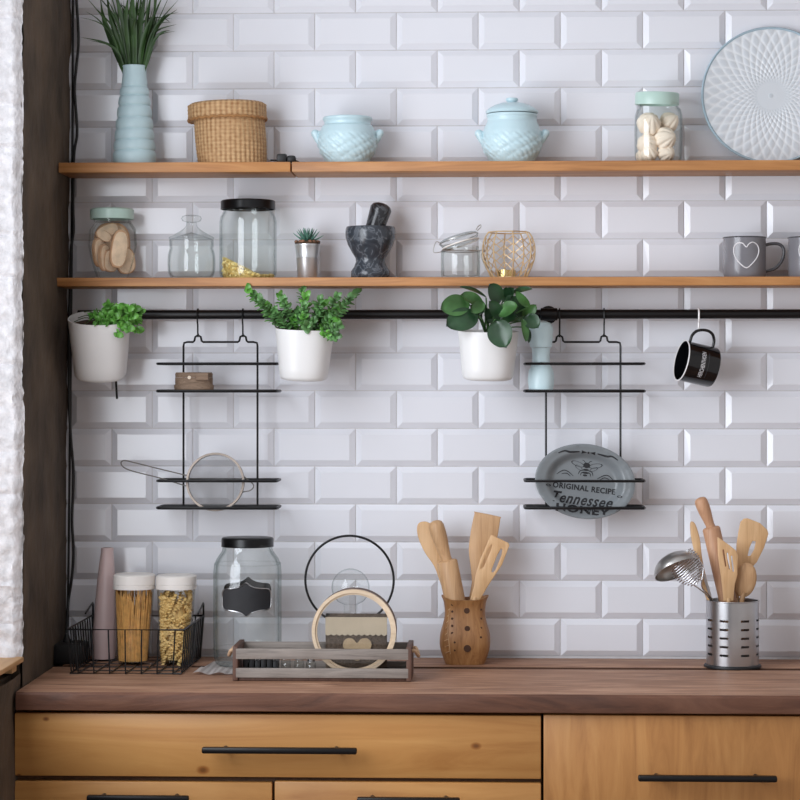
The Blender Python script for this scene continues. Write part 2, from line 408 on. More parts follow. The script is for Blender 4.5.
# ================================================================== the setting
def wall_tiles():
    bm = BM(); PXT, PZ = .1635, .0756
    x_lo, x_hi = -.70, 1.75; z_lo, z_hi = .74, 2.62
    z0 = W(500, 618.3, -.008).z + 14 * PZ; xo = W(478.3, 105, -.008).x
    g, bev, dep, e = .0011, .0112, .0088, .002
    j0 = int(math.floor((z_lo - z0) / PZ)); j1 = int(math.ceil((z_hi - z0) / PZ))
    for j in range(j0, j1):
        za, zb = z0 + j * PZ, z0 + (j + 1) * PZ
        if zb < ZC + .02: continue
        off = xo + (PXT / 2 if j % 2 == 0 else 0)
        i0 = int(math.floor((x_lo - off) / PXT)); i1 = int(math.ceil((x_hi - off) / PXT))
        for i in range(i0, i1):
            xa, xb = max(off + i * PXT, x_lo), min(off + (i + 1) * PXT, x_hi)
            if xb - xa < .03: continue
            a, b, c, d = xa + g, xb - g, za + g, zb - g
            o = [bm.verts.new(p) for p in ((a, 0, c), (b, 0, c), (b, 0, d), (a, 0, d))]
            m = [bm.verts.new(p) for p in ((a, -e, c), (b, -e, c), (b, -e, d), (a, -e, d))]
            w = random.uniform(-.0004, .0004); w2 = random.uniform(-.0003, .0003)
            n = [bm.verts.new(p) for p in ((a + bev, -dep + w, c + bev), (b - bev, -dep + w2, c + bev), (b - bev, -dep - w, d - bev), (a + bev, -dep - w2, d - bev))]
            grid_faces(bm, [o, m, n]); bm.faces.new(n)
    v = [bm.verts.new(p) for p in ((x_lo, -.0006, 0), (x_hi, -.0006, 0), (x_hi, -.0006, 2.7), (x_lo, -.0006, 2.7))]
    bm.faces.new(v).material_index = 1
    v = [bm.verts.new(p) for p in ((x_lo, .08, 0), (x_hi, .08, 0), (x_hi, .08, 2.7), (x_lo, .08, 2.7))]
    bm.faces.new(v).material_index = 1
    return bm
random.seed(4)
struct('wall_back', wall_tiles(), ['tile', 'grout'])
bm = BM(); box(bm, -3, 2.2, -5.5, .1, -.05, 0); struct('floor', bm, 'floorw')
bm = BM(); box(bm, -3, 2.2, -5.5, .1, 2.7, 2.75); struct('ceiling', bm, 'ceil')
# left wall: plaster reveal from the tiles to the window jamb, and the wall under the sill
YJ = -.47
def lwx(z, y):
    py = 380 - (z - H) / SH * 1.0
    back = W(71.5 - 6.5 * py / 650, 380, 0).x; front = W(22.5, 380, YJ).x
    return back + (front - back) * min(1, max(0, -y / -YJ))
ZSILL = W(15, 656, YJ).z
bm = BM(); rows = []
for k in range(61):
    z = 2.7 * k / 60; row = []
    for i in range(16):
        y = .005 + (YJ - .005) * i / 15
        d = .004 * mnoise.fractal(Vector((0, y * 9, z * 9)), 1, 2, 4)
        row.append(bm.verts.new((lwx(z, y) + d, y, z)))
    rows.append(row)
grid_faces(bm, rows, False)
rows = []
xf = W(22.5, 380, YJ).x
for k in range(25):
    z = (ZSILL - .03) * k / 24; row = []
    for i in range(30):
        y = YJ - 2.4 * i / 29
        row.append(bm.verts.new((xf - .004 + .006 * mnoise.fractal(Vector((3, y * 9, z * 9)), 1, 2, 4), y, z)))
    rows.append(row)
grid_faces(bm, rows, False)
box(bm, xf - .55, xf - .006, YJ + .002, .1, 0, 2.7)
box(bm, xf - .45, xf - .02, -3.0, YJ, 0, ZSILL - .032)
box(bm, xf - .45, xf - .02, -3.0, YJ, 2.45, 2.7)
box(bm, xf - .45, xf - .01, -5.5, -2.75, 0, 2.7)
struct('wall_left', bm, 'concrete')
# window opening: painted brick jamb with a broken edge, and the wooden sill
win = bpy.data.objects.new('window_1', None); COL.objects.link(win); win.location = (xf - .2, YJ, ZSILL); win['kind'] = 'structure'
bm = BM(); rows = []
for k in range(241):
    z = ZSILL - .01 + (2.47 - ZSILL) * k / 240; row = []
    edge = .0022 * mnoise.fractal(Vector((z * 75, 1.3, 0)), .6, 2.3, 6) + .004 * mnoise.noise(Vector((z * 7, 5, 0)))
    for i in range(46):
        t = i / 45; x = xf + .001 + edge - .42 * t ** 1.8
        course = abs(((z / .078) % 1) - .5) * 2
        mort = -.006 * max(0, (course - .82) / .18)
        d = .008 * mnoise.fractal(Vector((x * 34, z * 30, 2)), .8, 2.1, 6) + mort
        if i == 0: row.append(bm.verts.new((x - .002, YJ + .004, z)))
        u = max(0, min(1, (x - (xf + edge - .012)) / .012))
        row.append(bm.verts.new((x - (.001 if i == 0 else 0), (YJ - .022 - d) * (1 - u) + (YJ + .002 - d * .6) * u, z)))
    rows.append(row)
grid_faces(bm, rows, False); obj('jamb', bm, 'brickwhite', win, smooth=50)
bm = BM(); box(bm, xf - .44, xf + .004, -2.74, YJ - .008, ZSILL - .0095, ZSILL, bev=.002)
obj('window_sill', bm, 'sillw', win)
bm = BM(); box(bm, xf - .05, xf - .008, YJ - .05, YJ - .012, ZSILL - .026, ZSILL - .010, bev=.002)
obj('sill_wedge', bm, 'sillw', win)
# ================================================================== counter and cabinets
xl = W(15, 690, YC).x + .001
xr = 1.35
bm = BM()
rows = []
ys = [YC + .004, YC, YC + .001, YC + .005]
n = 90
def cedge(x, k): return .0025 * mnoise.noise(Vector((x * 7, k, 0)))
prof = [(-.020, ZC - .0015), (YC + .006, ZC - .0005), (YC + .001, ZC - .005), (YC, ZC - .016), (YC + .002, ZC - .032), (YC + .008, ZC - .034), (-.184, ZC - .034)]
prof[0] = (-.184, ZC)
for i in range(n + 1):
    x = xl + (xr - xl) * i / n
    rows.append([bm.verts.new((x, y + (cedge(x, k * .6) if 1 <= k <= 5 else 0), z + (.3 * cedge(x + 3, k) if 2 <= k <= 5 else 0))) for k, (y, z) in enumerate(prof)])
grid_faces(bm, rows, True); bm.faces.new(rows[0]); bm.faces.new(rows[-1])
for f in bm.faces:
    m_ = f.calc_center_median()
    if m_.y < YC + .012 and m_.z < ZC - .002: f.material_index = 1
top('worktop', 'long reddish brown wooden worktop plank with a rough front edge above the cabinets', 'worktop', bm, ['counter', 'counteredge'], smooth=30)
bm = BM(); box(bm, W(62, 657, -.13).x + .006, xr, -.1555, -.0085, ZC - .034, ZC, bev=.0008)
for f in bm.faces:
    if f.calc_center_median().y < -.151 and f.calc_center_median().z < ZC - .0001: f.material_index = 1  # face towards the plank coloured dark, painting shade into the seam
top('worktop_board', 'narrow brown board closing the gap between worktop plank and tiled wall', 'worktop', bm, ['counter', 'hole_seamshade'])
YF = YC + .016
def bar_handle(px0, px1, py, par):
    a = W(px0, py, YF - .034); b = W(px1, py, YF - .034); r = .0062; z = a.z
    bm = BM(); box(bm, a.x, b.x, YF - .042, YF - .028, z - .0055, z + .0055, bev=.003)
    for f in (.14, .86):
        x = a.x + (b.x - a.x) * f
        tube(bm, [(x, YF - .03, z + .001), (x, YF + .001, z - .001)], .004, 12)
    return obj('handle', bm, 'black', par)
def front(name, par, px0, px1, py0, zbot, mat, bev=.0022, yoff=0):
    a = W(px0, py0, YF); b = W(px1, py0, YF)
    bm = BM(); box(bm, a.x, b.x, YF + yoff, YF + .019, zbot, a.z, bev=bev)
    return obj(name, bm, mat, par)
zb1 = W(278, 777.5, YF).z; zt1 = W(278, 713.5, YF).z
cabx0, cabx1, cabx2 = W(13, 700, YF).x, W(542.4, 700, YF).x, 1.33
def cabinet(x0, x1, label):
    t = thing('base_cabinet', label, 'cabinet', ((x0 + x1) / 2, -.26, 0))
    bm = BM(); box(bm, x0 + .001, x1 - .001, YF + .021, -.03, .1, ZC - .0405, bev=.001)
    box(bm, x0 + .03, x1 - .03, YF + .06, -.05, 0, .1)
    obj('body', bm, 'carcass', t)
    return t
c1 = cabinet(cabx0, cabx1, 'honey pine base cabinet with one wide drawer over two smaller drawers')
d = front('drawer', c1, 14.5, 541, 713, zb1, 'pine'); bar_handle(202, 357, 750, d)
z2 = .52
d = front('drawer', c1, 14.5, 272, 781, z2, 'pine'); bar_handle(87, 189, 798, d)
d = front('drawer', c1, 274.5, 541, 781.5, z2, 'pine'); bar_handle(357, 460, 800, d)
c2 = cabinet(cabx1 + .001, cabx2, 'honey pine base cabinet with a single tall front of upright boards')
d = front('door', c2, 543.6, 970, 715, z2, 'pinev'); bar_handle(638, 777, 778, d)
# ================================================================== wall shelves and rail
def board(px0, px1, zt, th, label, cut0=0):
    bm = BM(); a = W(px0, 200, YS).x; b = W(px1, 200, YS).x if px1 else 1.6
    box(bm, a, b, YS, -.0085, zt - th, zt, bev=.0014)
    top('shelf_board', label, 'shelf', bm, 'shelf', smooth=30)
board(58.5, 290.2, ZU, .0195, 'short upper shelf board of orange wood under vase and wicker basket')
board(291.8, None, ZU, .0195, 'long upper shelf board of orange wood under the blue tureen and relief plate')
board(55, None, ZL, .0168, 'lower orange wood shelf board running unbroken above the black rail')
YR = -.058; zr = W(495, 314.3, YR).z
rail = thing('wall_rail', 'black metal rail under the lower shelf carrying pots and hooks', 'rail', (0, YR, zr))
bm = BM(); tube(bm, [(W(78, 314, YR).x, YR, zr), (1.5, YR, zr)], .0092, 16)
obj('pole', bm, 'black', rail)
for px in (549, 1010):
    x = W(px, 314, YR).x; bm = BM()
    tube(bm, [(x - .017, YR, zr), (x - .016, YR, zr), (x + .016, YR, zr), (x + .017, YR, zr)], [.009, .0122, .0122, .009], 16)
    tube(bm, [(x, YR + .009, zr), (x, -.0065, zr)], .006, 10)
    tube(bm, [(x, -.0105, zr), (x, -.0062, zr)], .018, 20)
    obj('bracket', bm, 'black', rail)
def s_hook(px, pb, label, mat='black', r=.0016, group='S hooks on the black rail', lean=0):
    x = W(px, 314, YR).x; zt = zr + .0088; zb = W(px, pb, YR).z
    pts = [(x, YR + .0115, zr - .006), (x, YR + .0108, zr), (x, YR + .0085, zt - .001), (x, YR, zt + .0022), (x, YR - .0085, zt - .001), (x, YR - .0112, zr), (x + lean * .3, YR - .0095, zr - .014), (x + lean * .6, YR - .004, (zr + zb) / 2), (x + lean, YR - .003, zb + .006), (x + lean, YR, zb - .0012), (x + lean, YR + .004, zb + .004)]
    bm = BM(); tube(bm, cat(pts, 5), r, 8); top('hook', label, 'hook', bm, mat, group)
    return x + lean
# ================================================================== hanging racks
YBK, YFR, YFM = -.034, -.116, -.058
def rack(p0, p1, h0, h1, bars, label, hl):
    t = thing('wire_rack', label, 'rack', (W((p0 + p1) / 2, 400, YFM).x, YFM, W(400, 507, YFM).z))
    P = lambda px, py: W(px, py, YFM)
    zt = 342
    pts = [P(p0, 507), P(p0, 346), P(p0 + .6, 342.9), P(p0 + 4, zt)]
    for h in (h0, h1):
        pts += [P(h - 5, zt), P(h - 3.6, zt - 1.2), P(h - 2.8, zt - 5), P(h, zt - 7), P(h + 2.8, zt - 5), P(h + 3.6, zt - 1.2), P(h + 5, zt)]
    pts += [P(p1 - 4, zt), P(p1 - .6, zt + .9), P(p1, 346), P(p1, 507)]
    bm = BM(); tube(bm, pts, .0021, 8); obj('frame', bm, 'black', t)
    (b0, b1) = bars
    def loop(pyc, r, y0=YFR, y1=YBK, slab=False):
        z = W((b0 + b1) / 2, pyc, (YFR + YBK) / 2).z
        xa, xb = W(b0 + .8, pyc, YFR).x, W(b1 - .8, pyc, YFR).x
        c = .008
        pts = [(xa + c, y0, z), (xb - c, y0, z), (xb - c * .3, y0 + c * .3, z), (xb, y0 + c, z), (xb, y1 - c, z), (xb - c * .3, y1 - c * .3, z), (xb - c, y1, z), (xa + c, y1, z), (xa + c * .3, y1 - c * .3, z), (xa, y1 - c, z), (xa, y0 + c, z), (xa + c * .3, y0 + c * .3, z)]
        bm = BM(); tube(bm, pts, r, 8, closed=True)
        return bm, xa, xb, z
    for py in (363.8, 480.2):
        bm, *_ = loop(py, .0026); obj('guard_rail', bm, 'black', t)
    for py in (391, 507):
        bm, xa, xb, z = loop(py, .003)
        for y in (-.05, -.066, -.102):
            tube(bm, [(xa, y, z), (xb, y, z)], .0021, 8)
        obj('tray', bm, 'black', t)
    for h, l in ((h0, hl[0]), (h1, hl[1])): s_hook(h, 336, l)
    return t
rack(183.5, 257.5, 198, 243, (156, 277.5), 'two tier black wire rack holding the small wooden box and the sieve', ('black hook above the wooden box on the sieve rack', 'black hook of the sieve rack nearest the leafy white pot'))
rack(546, 620.5, 559.5, 604, (524.3, 645.5), 'two tier black wire rack holding the blue mill and the grey oval dish', ('black hook beside the blue mill head', 'black hook of the oval dish rack nearest the hanging black mug'))
ZT1 = W(216, 391, -.08).z + .0026; ZT2 = W(216, 507, -.08).z + .0026
# small wooden box
c = W(194, 380, -.0875); s = S(194, -.0875)
t = thing('wooden_box', 'small weathered round wooden box on the upper tier of the sieve rack', 'box', (c.x, c.y, ZT1))
bm = BM(); lathe(bm, [(0, ZT1 + .0002), (19.6 * s, ZT1 + .0002), (20 * s, ZT1 + .008), (18.8 * s, ZT1 + .0105), (18.8 * s, ZT1 + .024), (0, ZT1 + .024)], c, 40, yscale=.66); obj('body', bm, 'boxwood', t)
bm = BM(); lathe(bm, [(0, ZT1 + .0242), (18.6 * s, ZT1 + .0242), (18.8 * s, ZT1 + .031), (18 * s, ZT1 + .034), (0, ZT1 + .0345)], c, 40, yscale=.66)
obj('lid', bm, 'boxwood', t)
bm = BM(); box(bm, c.x + .006, c.x + .032, c.y - .0275, c.y - .015, ZT1 + .0175, ZT1 + .0335, bev=.003); obj('tab', bm, 'boxwood', t)
bm = BM(); lathe(bm, [(0, -.0262), (.0035, -.0262), (.0035, -.016), (0, -.016)], (0, 0), 12, Mx=Matrix.Translation((c.x - .006, c.y, ZT1 + .024)) @ Matrix.Rotation(-PI / 2, 4, 'X') ); obj('clasp', bm, 'boxlight', t)
# sieve
c = W(215.5, 482, -.084); s = S(215.5, -.084); r = 28.3 * s
t = thing('sieve', 'round wire mesh sieve with looped handle standing in the lower tier of a rack', 'sieve', (c.x, c.y, ZT2))
cz = c.z
Mx = Matrix.Translation((c.x, c.y, cz)) @ Matrix.Rotation(R(-6), 4, 'X') @ Matrix.Rotation(PI / 2, 4, 'X')
bm = BM(); lathe(bm, [(r - .0025, -.006), (r + .0015, -.006), (r + .002, 0), (r + .0015, .008), (r - .0025, .008), (r - .0025, -.006)], (0, 0), 64, Mx=Mx, cap=False); obj('ring', bm, 'copper', t)
bm = BM(); lathe(bm, [(r * math.cos(a) * .98, .004 - r * .55 * math.sin(a)) for a in [PI / 2 * k / 10 for k in range(10)]] + [(0, .004 - r * .55)], (0, 0), 64, Mx=Mx, cap=False); obj('mesh_bowl', bm, 'sieve', t)
Q = lambda px, py, y=-.085: W(px, py, y)
bm = BM(); tube(bm, cat([Q(187, 475.5), Q(160, 469), Q(132, 462), Q(124, 460.5), Q(121, 463), Q(124, 467.5), Q(134, 471.5), Q(160, 478), Q(186, 486)], 5), .0012, 8); obj('handle', bm, 'sievewire', t)
bm = BM(); tube(bm, cat([Q(243, 476), Q(252, 483), Q(253.5, 487), Q(250, 490.5), Q(243, 492), Q(240, 494)], 5), .0011, 8); obj('rest_loop', bm, 'sievewire', t)
# pepper mill
c = W(541, 380, -.0868); s = S(541, -.0868)
t = thing('pepper_mill', 'pale blue turned pepper mill on the upper tier beside the dark leafed plant', 'pepper mill', (c.x, c.y, ZT1))
pr = PP([(12.2, 390), (13, 383), (13.2, 378), (12.4, 371), (10.2, 366), (8.9, 364.5), (8.6, 358), (9.1, 349), (9.9, 347.6)], 541, -.0868, ZT1)
bm = BM(); lathe(bm, [(0, ZT1)] + pr + [(0, pr[-1][1])], c, 40); obj('body', bm, 'mill', t, smooth=50)
pr = PP([(10.6, 347.2), (11, 346), (11.7, 338), (12, 336.4), (11.6, 335.2), (12.2, 331), (11.8, 327), (9.5, 323), (5, 321), (0, 320.4)], 541, -.0868)
bm = BM(); lathe(bm, [(0, pr[0][1])] + pr, c, 40, cap=False); obj('head', bm, 'mill', t, smooth=30)
# grey oval dish with print
a_, b_ = 50.3 * S(585, -.09), 37.6 * S(585, -.09)
dc = W(585.2, 481.3, -.094)
Md = Matrix.Translation(dc) @ Matrix.Rotation(R(7), 4, 'Y') @ Matrix.Rotation(R(-7), 4, 'X')
def dd(rho):
    if rho < .6: return .017
    if rho < .82: u = (rho - .6) / .22; return .017 - .0155 * u * u * (3 - 2 * u)
    return .0015 - .0015 * (rho - .82) / .18
t = thing('oval_dish', 'grey oval dish with black bee print and lettering in the lower tier of a rack', 'dish', (dc.x, dc.y, dc.z - b_))
bm = BM(); rows = []; seg = 96
prof = [(0, .0)] + [(x, 0) for x in (.3, .6, .65, .7, .78, .84, .88, .93)]
rings = [(.0, 1), (.3, 1), (.6, 1), (.63, 1), (.67, 1), (.71, 1), (.75, 1), (.79, 1), (.82, 1), (.9, 1), (.955, 1), (1.0, 1)]
back = [(1.0, .006), (.9, .008), (.82, .012), (.66, .022), (0, .022)]
for rho, _ in rings:
    row = []
    for i in range(seg):
        a = 2 * PI * i / seg; bead = (-.003 * abs(math.sin(a * 30)) if rho == .955 else 0)
        row.append(bm.verts.new((a_ * rho * math.cos(a), dd(rho) + bead, b_ * rho * math.sin(a))) if rho else None)
    rows.append(row)
v0 = bm.verts.new((0, dd(0), 0)); rows[0] = [v0] * seg
for rho, y in back[:-1]: rows.append([bm.verts.new((a_ * rho * math.cos(2 * PI * i / seg), y, b_ * rho * math.sin(2 * PI * i / seg))) for i in range(seg)])
v1 = bm.verts.new((0, .022, 0)); rows.append([v1] * seg)
grid_faces(bm, rows, True); bmesh.ops.transform(bm, matrix=Md, verts=bm.verts); obj('bowl', bm, 'dish', t, smooth=50)
def on_dish(bm2, subdiv=1):
    if subdiv:
        bmesh.ops.triangulate(bm2, faces=bm2.faces); bmesh.ops.subdivide_edges(bm2, edges=bm2.edges, cuts=subdiv, use_grid_fill=True)
    for v in bm2.verts:
        rho = min(1, math.hypot(v.co.x / a_, v.co.z / b_)); v.co.y = dd(rho) - .0007
    bmesh.ops.transform(bm2, matrix=Md, verts=bm2.verts)
    return bm2
sd = S(585, -.09)
def dish_text(s, cx, cy, wpx, hpx, shear=0, arc=0, bold=.015):
    b2 = text_bm(s, 1, shear, 1.1, bold)
    xs = [v.co.x for v in b2.verts]; ys_ = [v.co.y for v in b2.verts]
    x0, x1, y0, y1 = min(xs), max(xs), min(ys_), max(ys_)
    for v in b2.verts:
        u = (v.co.x - (x0 + x1) / 2) / (x1 - x0); w = (v.co.y - (y0 + y1) / 2) / (y1 - y0)
        v.co = Vector(((cx + u * wpx) * sd, 0, -(cy - w * hpx + arc * u * u) * sd))
    return on_dish(b2)
obj('lettering', dish_text('ORIGINAL RECIPE', 0, 6.4, 63, 5.8, 0, 0, .03), 'ink', t, 0, recalc=False)
obj('lettering', dish_text('Tennessee', 0, 18, 60, 11.5, .4, 0, .02), 'ink', t, 0, recalc=False)
obj('lettering', dish_text('HONEY', 1, 28.4, 54, 8.4, 0, 2, .04), 'ink', t, 0, recalc=False)
def ell(bm2, cx, cy, rx, ry, ang=0, hollow=0, n=20):
    ca, sa = math.cos(ang), math.sin(ang)
    f = lambda k, q: bm2.verts.new(((cx + q * rx * math.cos(k) * ca - q * ry * math.sin(k) * sa) * sd, 0, -(cy + q * rx * math.cos(k) * sa + q * ry * math.sin(k) * ca) * sd))
    A = [f(2 * PI * i / n, 1) for i in range(n)]
    if hollow:
        Bq = [f(2 * PI * i / n, hollow) for i in range(n)]; grid_faces(bm2, [A, Bq], True)
    else: bm2.faces.new(A)
def poly(bm2, pts):
    bm2.faces.new([bm2.verts.new((x * sd, 0, -y * sd)) for x, y in pts])
def stroke(bm2, pts, w):
    P2 = cat([(x, y, 0) for x, y in pts], 4); rows = []
    for i, p in enumerate(P2):
        d = (P2[min(i + 1, len(P2) - 1)] - P2[max(i - 1, 0)]).normalized(); q = Vector((-d.y, d.x, 0)) * w * .5 * (.4 + .6 * math.sin(PI * (i + .5) / len(P2)))
        rows.append([bm2.verts.new(((p.x + q.x) * sd, 0, -(p.y + q.y) * sd)), bm2.verts.new(((p.x - q.x) * sd, 0, -(p.y - q.y) * sd))])
    grid_faces(bm2, rows, False)
b2 = BM()
ell(b2, 0, -16.8, 3.4, 2.8); ell(b2, -.2, -12.2, 3.0, 1.1); ell(b2, -.3, -9.2, 3.4, 1.1); ell(b2, -.5, -6.6, 2.3, 1.0)
for sg in (-1, 1):
    ell(b2, sg * 9, -17.2, 7, 2.4, sg * -.25, .86); ell(b2, sg * 7.5, -13.6, 4.4, 1.7, sg * -.5, .84)
    stroke(b2, [(sg * 2.4, -11.5), (sg * 6, -10.5), (sg * 7.5, -7)], .8); stroke(b2, [(sg * 2.4, -10), (sg * 4.5, -8.5), (sg * 5, -6)], .8); stroke(b2, [(sg * 1.4, -19), (sg * 3, -21), (sg * 5, -21.5)], .6)
obj('bee_print', on_dish(b2, 0), 'ink', t, 0)
def orn(f):
    b2 = BM(); f(b2); obj('ornament_print', on_dish(b2, 0), 'ink', t, 0)
for sg in (-1, 1):
    orn(lambda b: stroke(b, [(sg * 9, -29), (sg * 14, -28.2), (sg * 19, -27.5), (sg * 24, -28), (sg * 30, -25)], 1.9))
    orn(lambda b: poly(b, [(sg * 1.5, -29.2), (sg * 7, -30.6), (sg * 6.5, -28.8), (sg * 7, -27.4)]))
    orn(lambda b: stroke(b, [(sg * 12, -4.5), (sg * 18, -8.5), (sg * 23, -9), (sg * 29, -4.5)], .9)); orn(lambda b: stroke(b, [(sg * 15, -4), (sg * 19, -6.5), (sg * 24, -5.5)], .9))
    orn(lambda b: ell(b, sg * 36, 9.5 + sg * 1.5, 2.6, 1.2, 0, .55))
orn(lambda b: ell(b, 0, -29, .9, .9))
# ================================================================== upper shelf
random.seed(11)
# vase and grass
c = W(134.5, 120, YO); vx = c.x
pr = [(20.4, 161)]
steps = [(161, 20.6), (151, 20.0), (140.5, 19.0), (129.5, 18.0), (118, 16.8), (106, 15.4), (96, 14.0), (87, 12.8), (78, 12.0)]
for (ya, ra), (yb_, rb_) in zip(steps, steps[1:]):
    for k in range(1, 9): q = k / 8; pr.append((ra + (rb_ - ra) * q + (1.25 if ya > 90 else .3) * math.sin(PI * min(1, q * 1.04)) ** .6 - (.35 if k == 8 and ya > 90 else 0), ya + (yb_ - ya) * q))
pr += [(11.7, 71), (11.7, 68.2), (12.2, 67), (12.2, 66.2), (11.7, 65.8)]
bm = BM(); lathe(bm, shell(PP(pr, 134.5, YO, ZU), .0035), c, 56, cap=False)
top('vase', 'tall ringed pale blue vase holding grass on the upper shelf', 'vase', bm, 'bluemat', smooth=45)
g = thing('grass_bunch', 'bunch of long green grass blades standing in the tall blue vase', 'plant', (c.x, c.y, W(134, 120, YO).z))
def blade(p0, p1, p2, w, mat_dy=0):
    pts = cat([p0, p1, p2], 5); n = len(pts)
    ww = [w * (.55 + .6 * math.sin(PI * min(1, i / n * 1.25) * .8)) * (1 if i < n - 4 else (n - 1 - i) / 4 + .02) for i in range(n)]
    ribbon(bm, pts, ww, (random.uniform(-.5, .5), -1, random.uniform(-.2, .2)))
bm = BM()
zn = W(134, 70, YO).z
def gb(x0, mx, my, tx, ty, w, dy=0, dm=0):
    a = W(x0, 78, YO); a.y += random.uniform(-.012, .012); a.z = zn - .03
    m = W(mx, my, YO + dm); e = W(tx, ty, YO + dy); blade(a, m, e, w * .00145)
for q in [(128, 114, 48, 80, 37, 1.5), (127, 117, 50, 88, 40, 1.1), (129, 108, 30, 79, 17, .8), (128, 105, 28, 85, 11, .8), (140, 158, 24, 179, 12, .9), (141, 154, 40, 176, 31, .8), (140, 152, 30, 172, 22, .8),
          (128, 106, 30, 100, -6, 2), (130, 112, 24, 106, -14, 2.2), (128, 110, 36, 102, 8, 2.2), (133, 122, 20, 112, -20, 2.4), (133, 126, 25, 129, -8, 2.4), (134, 130, 25, 136, -24, 2.6), (136, 135, 30, 132, -16, 2.3),
          (137, 141, 25, 146, -18, 2.6), (138, 146, 28, 152, -12, 2.4), (139, 149, 36, 158, 4, 2.0), (140, 150, 30, 163, -4, 1.7), (132, 119, 40, 110, 15, 2.4), (136, 143, 40, 153, 14, 2.4), (135, 128, 34, 121, 2, 2.2)]:
    gb(*q, dy=random.uniform(-.03, .02), dm=random.uniform(-.02, .015))
for k in range(46):
    x = random.uniform(-1, 1)
    gb(134 + 7 * x, 134 + 22 * x + random.uniform(-4, 4), random.uniform(20, 44), 134 + 42 * x + random.uniform(-10, 10), random.uniform(-30, 18) + 18 * x * x, random.uniform(.7, 1.9), random.uniform(-.05, .02), random.uniform(-.02, .015))
obj('blades', bm, 'grass', g, 60)
bm = BM()
for k in range(6): tube(bm, [W(129 + 2.2 * k, 76, YO) - Vector((0, 0, .04)), W(128 + 2.6 * k, 58, YO + .01 * math.sin(k)), W(126 + 3.2 * k, 44, YO)], .0012, 6)
obj('stalks', bm, 'stem', g)
# wicker basket
c = W(231, 140, YO - .002); s = S(231, c.y)
t = thing('wicker_basket', 'round woven straw basket with lid on the short upper board', 'basket', (c.x, c.y, ZU))
def weave(a, z, r):
    k = .5 + .5 * math.sin(a * 44 + (z - ZU) * 8)
    return .0011 * k ** .7 * (.75 + .25 * math.sin((z - ZU) / .0072 * 2 * PI)) + .00025 * math.sin((z - ZU) / .0036 * 2 * PI)
def straw_tone(bm, c):
    lay = bm.verts.layers.float.new('relief')
    for v in bm.verts:
        a = math.atan2(v.co.y - c[1], v.co.x - c[0]); z = v.co.z
        k = .5 + .5 * math.sin(a * 44 + (z - ZU) * 8); h = .5 + .5 * math.sin((z - ZU) / .0072 * 2 * PI)
        v[lay] = max(0, min(1, .12 + .55 * k ** .7 + .2 * h + .3 * mnoise.noise(Vector((a * 9, 0, z * 160)))))
zt = W(231, 119, c.y).z
bm = BM(); nn = 120
pr = [(.0005, ZU)] + [((33.6 + 1.0 * k / nn + .9 * math.sin(k / nn * PI)) * s * (1 if k else .985), ZU + (zt - ZU) * k / nn) for k in range(nn + 1)]
vs = lathe(bm, pr, c, 352, disp=weave, cap=False)
for v in vs: v.co.x += .003 - (v.co.z - ZU) * .07
straw_tone(bm, c); obj('body', bm, 'straw', t, 60)
bm = BM(); z1 = W(231, 121, c.y).z; z2 = W(231, 105.2, c.y).z
pr = [(30 * s, z1 + .004), (38.2 * s, z1)] + [(38.8 * s, z1 + (z2 - z1) * k / 40) for k in range(1, 40)] + [(38 * s, z2), (36 * s, z2 + .003)] + [(36 * s * (1 - k / 8), z2 + .003 + .002 * k / 8) for k in range(1, 8)] + [(0, z2 + .005)]
vs = lathe(bm, pr, (c.x - .007, c.y), 352, disp=lambda a, z, r: weave(a, z, r) if r > .05 else 0, cap=False, Mx=rot_about((c.x, c.y, z1), 'Y', R(-1.6)))
straw_tone(bm, (c.x - .007, c.y)); obj('lid', bm, 'straw', t, 60)
bm = BM(); tube(bm, [(c.x - .007 + 38.6 * s * math.cos(a), c.y + 38.6 * s * math.sin(a), z1 + .002 + .0011 * math.sin(a * 30)) for a in [2 * PI * k / 120 for k in range(120)]], .003, 6, closed=True)
bmesh.ops.transform(bm, matrix=rot_about((c.x, c.y, z1), 'Y', R(-1.6)), verts=bm.verts); obj('lid_edge', bm, 'strawd', t, 60)
# black clip
a = W(270.5, 158, -.1); b = W(299, 158, -.1); yb = -.1
bm = BM(); s = S(284, yb)
t = thing('clip', 'small black clip lying beside the wicker basket', 'clip', ((a.x + b.x) / 2, yb, ZU))
xx = lambda px: W(px, 158, yb).x
box(bm, xx(277), xx(287), yb - .009, yb + .009, ZU + .0015, ZU + .019, bev=.003); obj('body', bm, 'blackp', t)
bm = BM(); box(bm, xx(287), xx(296), yb - .008, yb + .008, ZU + .001, ZU + .016, bev=.005); obj('jaw', bm, 'blackp', t)
bm = BM(); tube(bm, [(xx(270.5), yb, ZU + .007), (xx(278), yb, ZU + .0065)], .0018, 8); obj('lever', bm, 'blackp', t)
bm = BM(); tube(bm, [(xx(295), yb, ZU + .005), (xx(299.5), yb, ZU + .0025)], [.003, .0014], 8); obj('lever', bm, 'blackp', t)
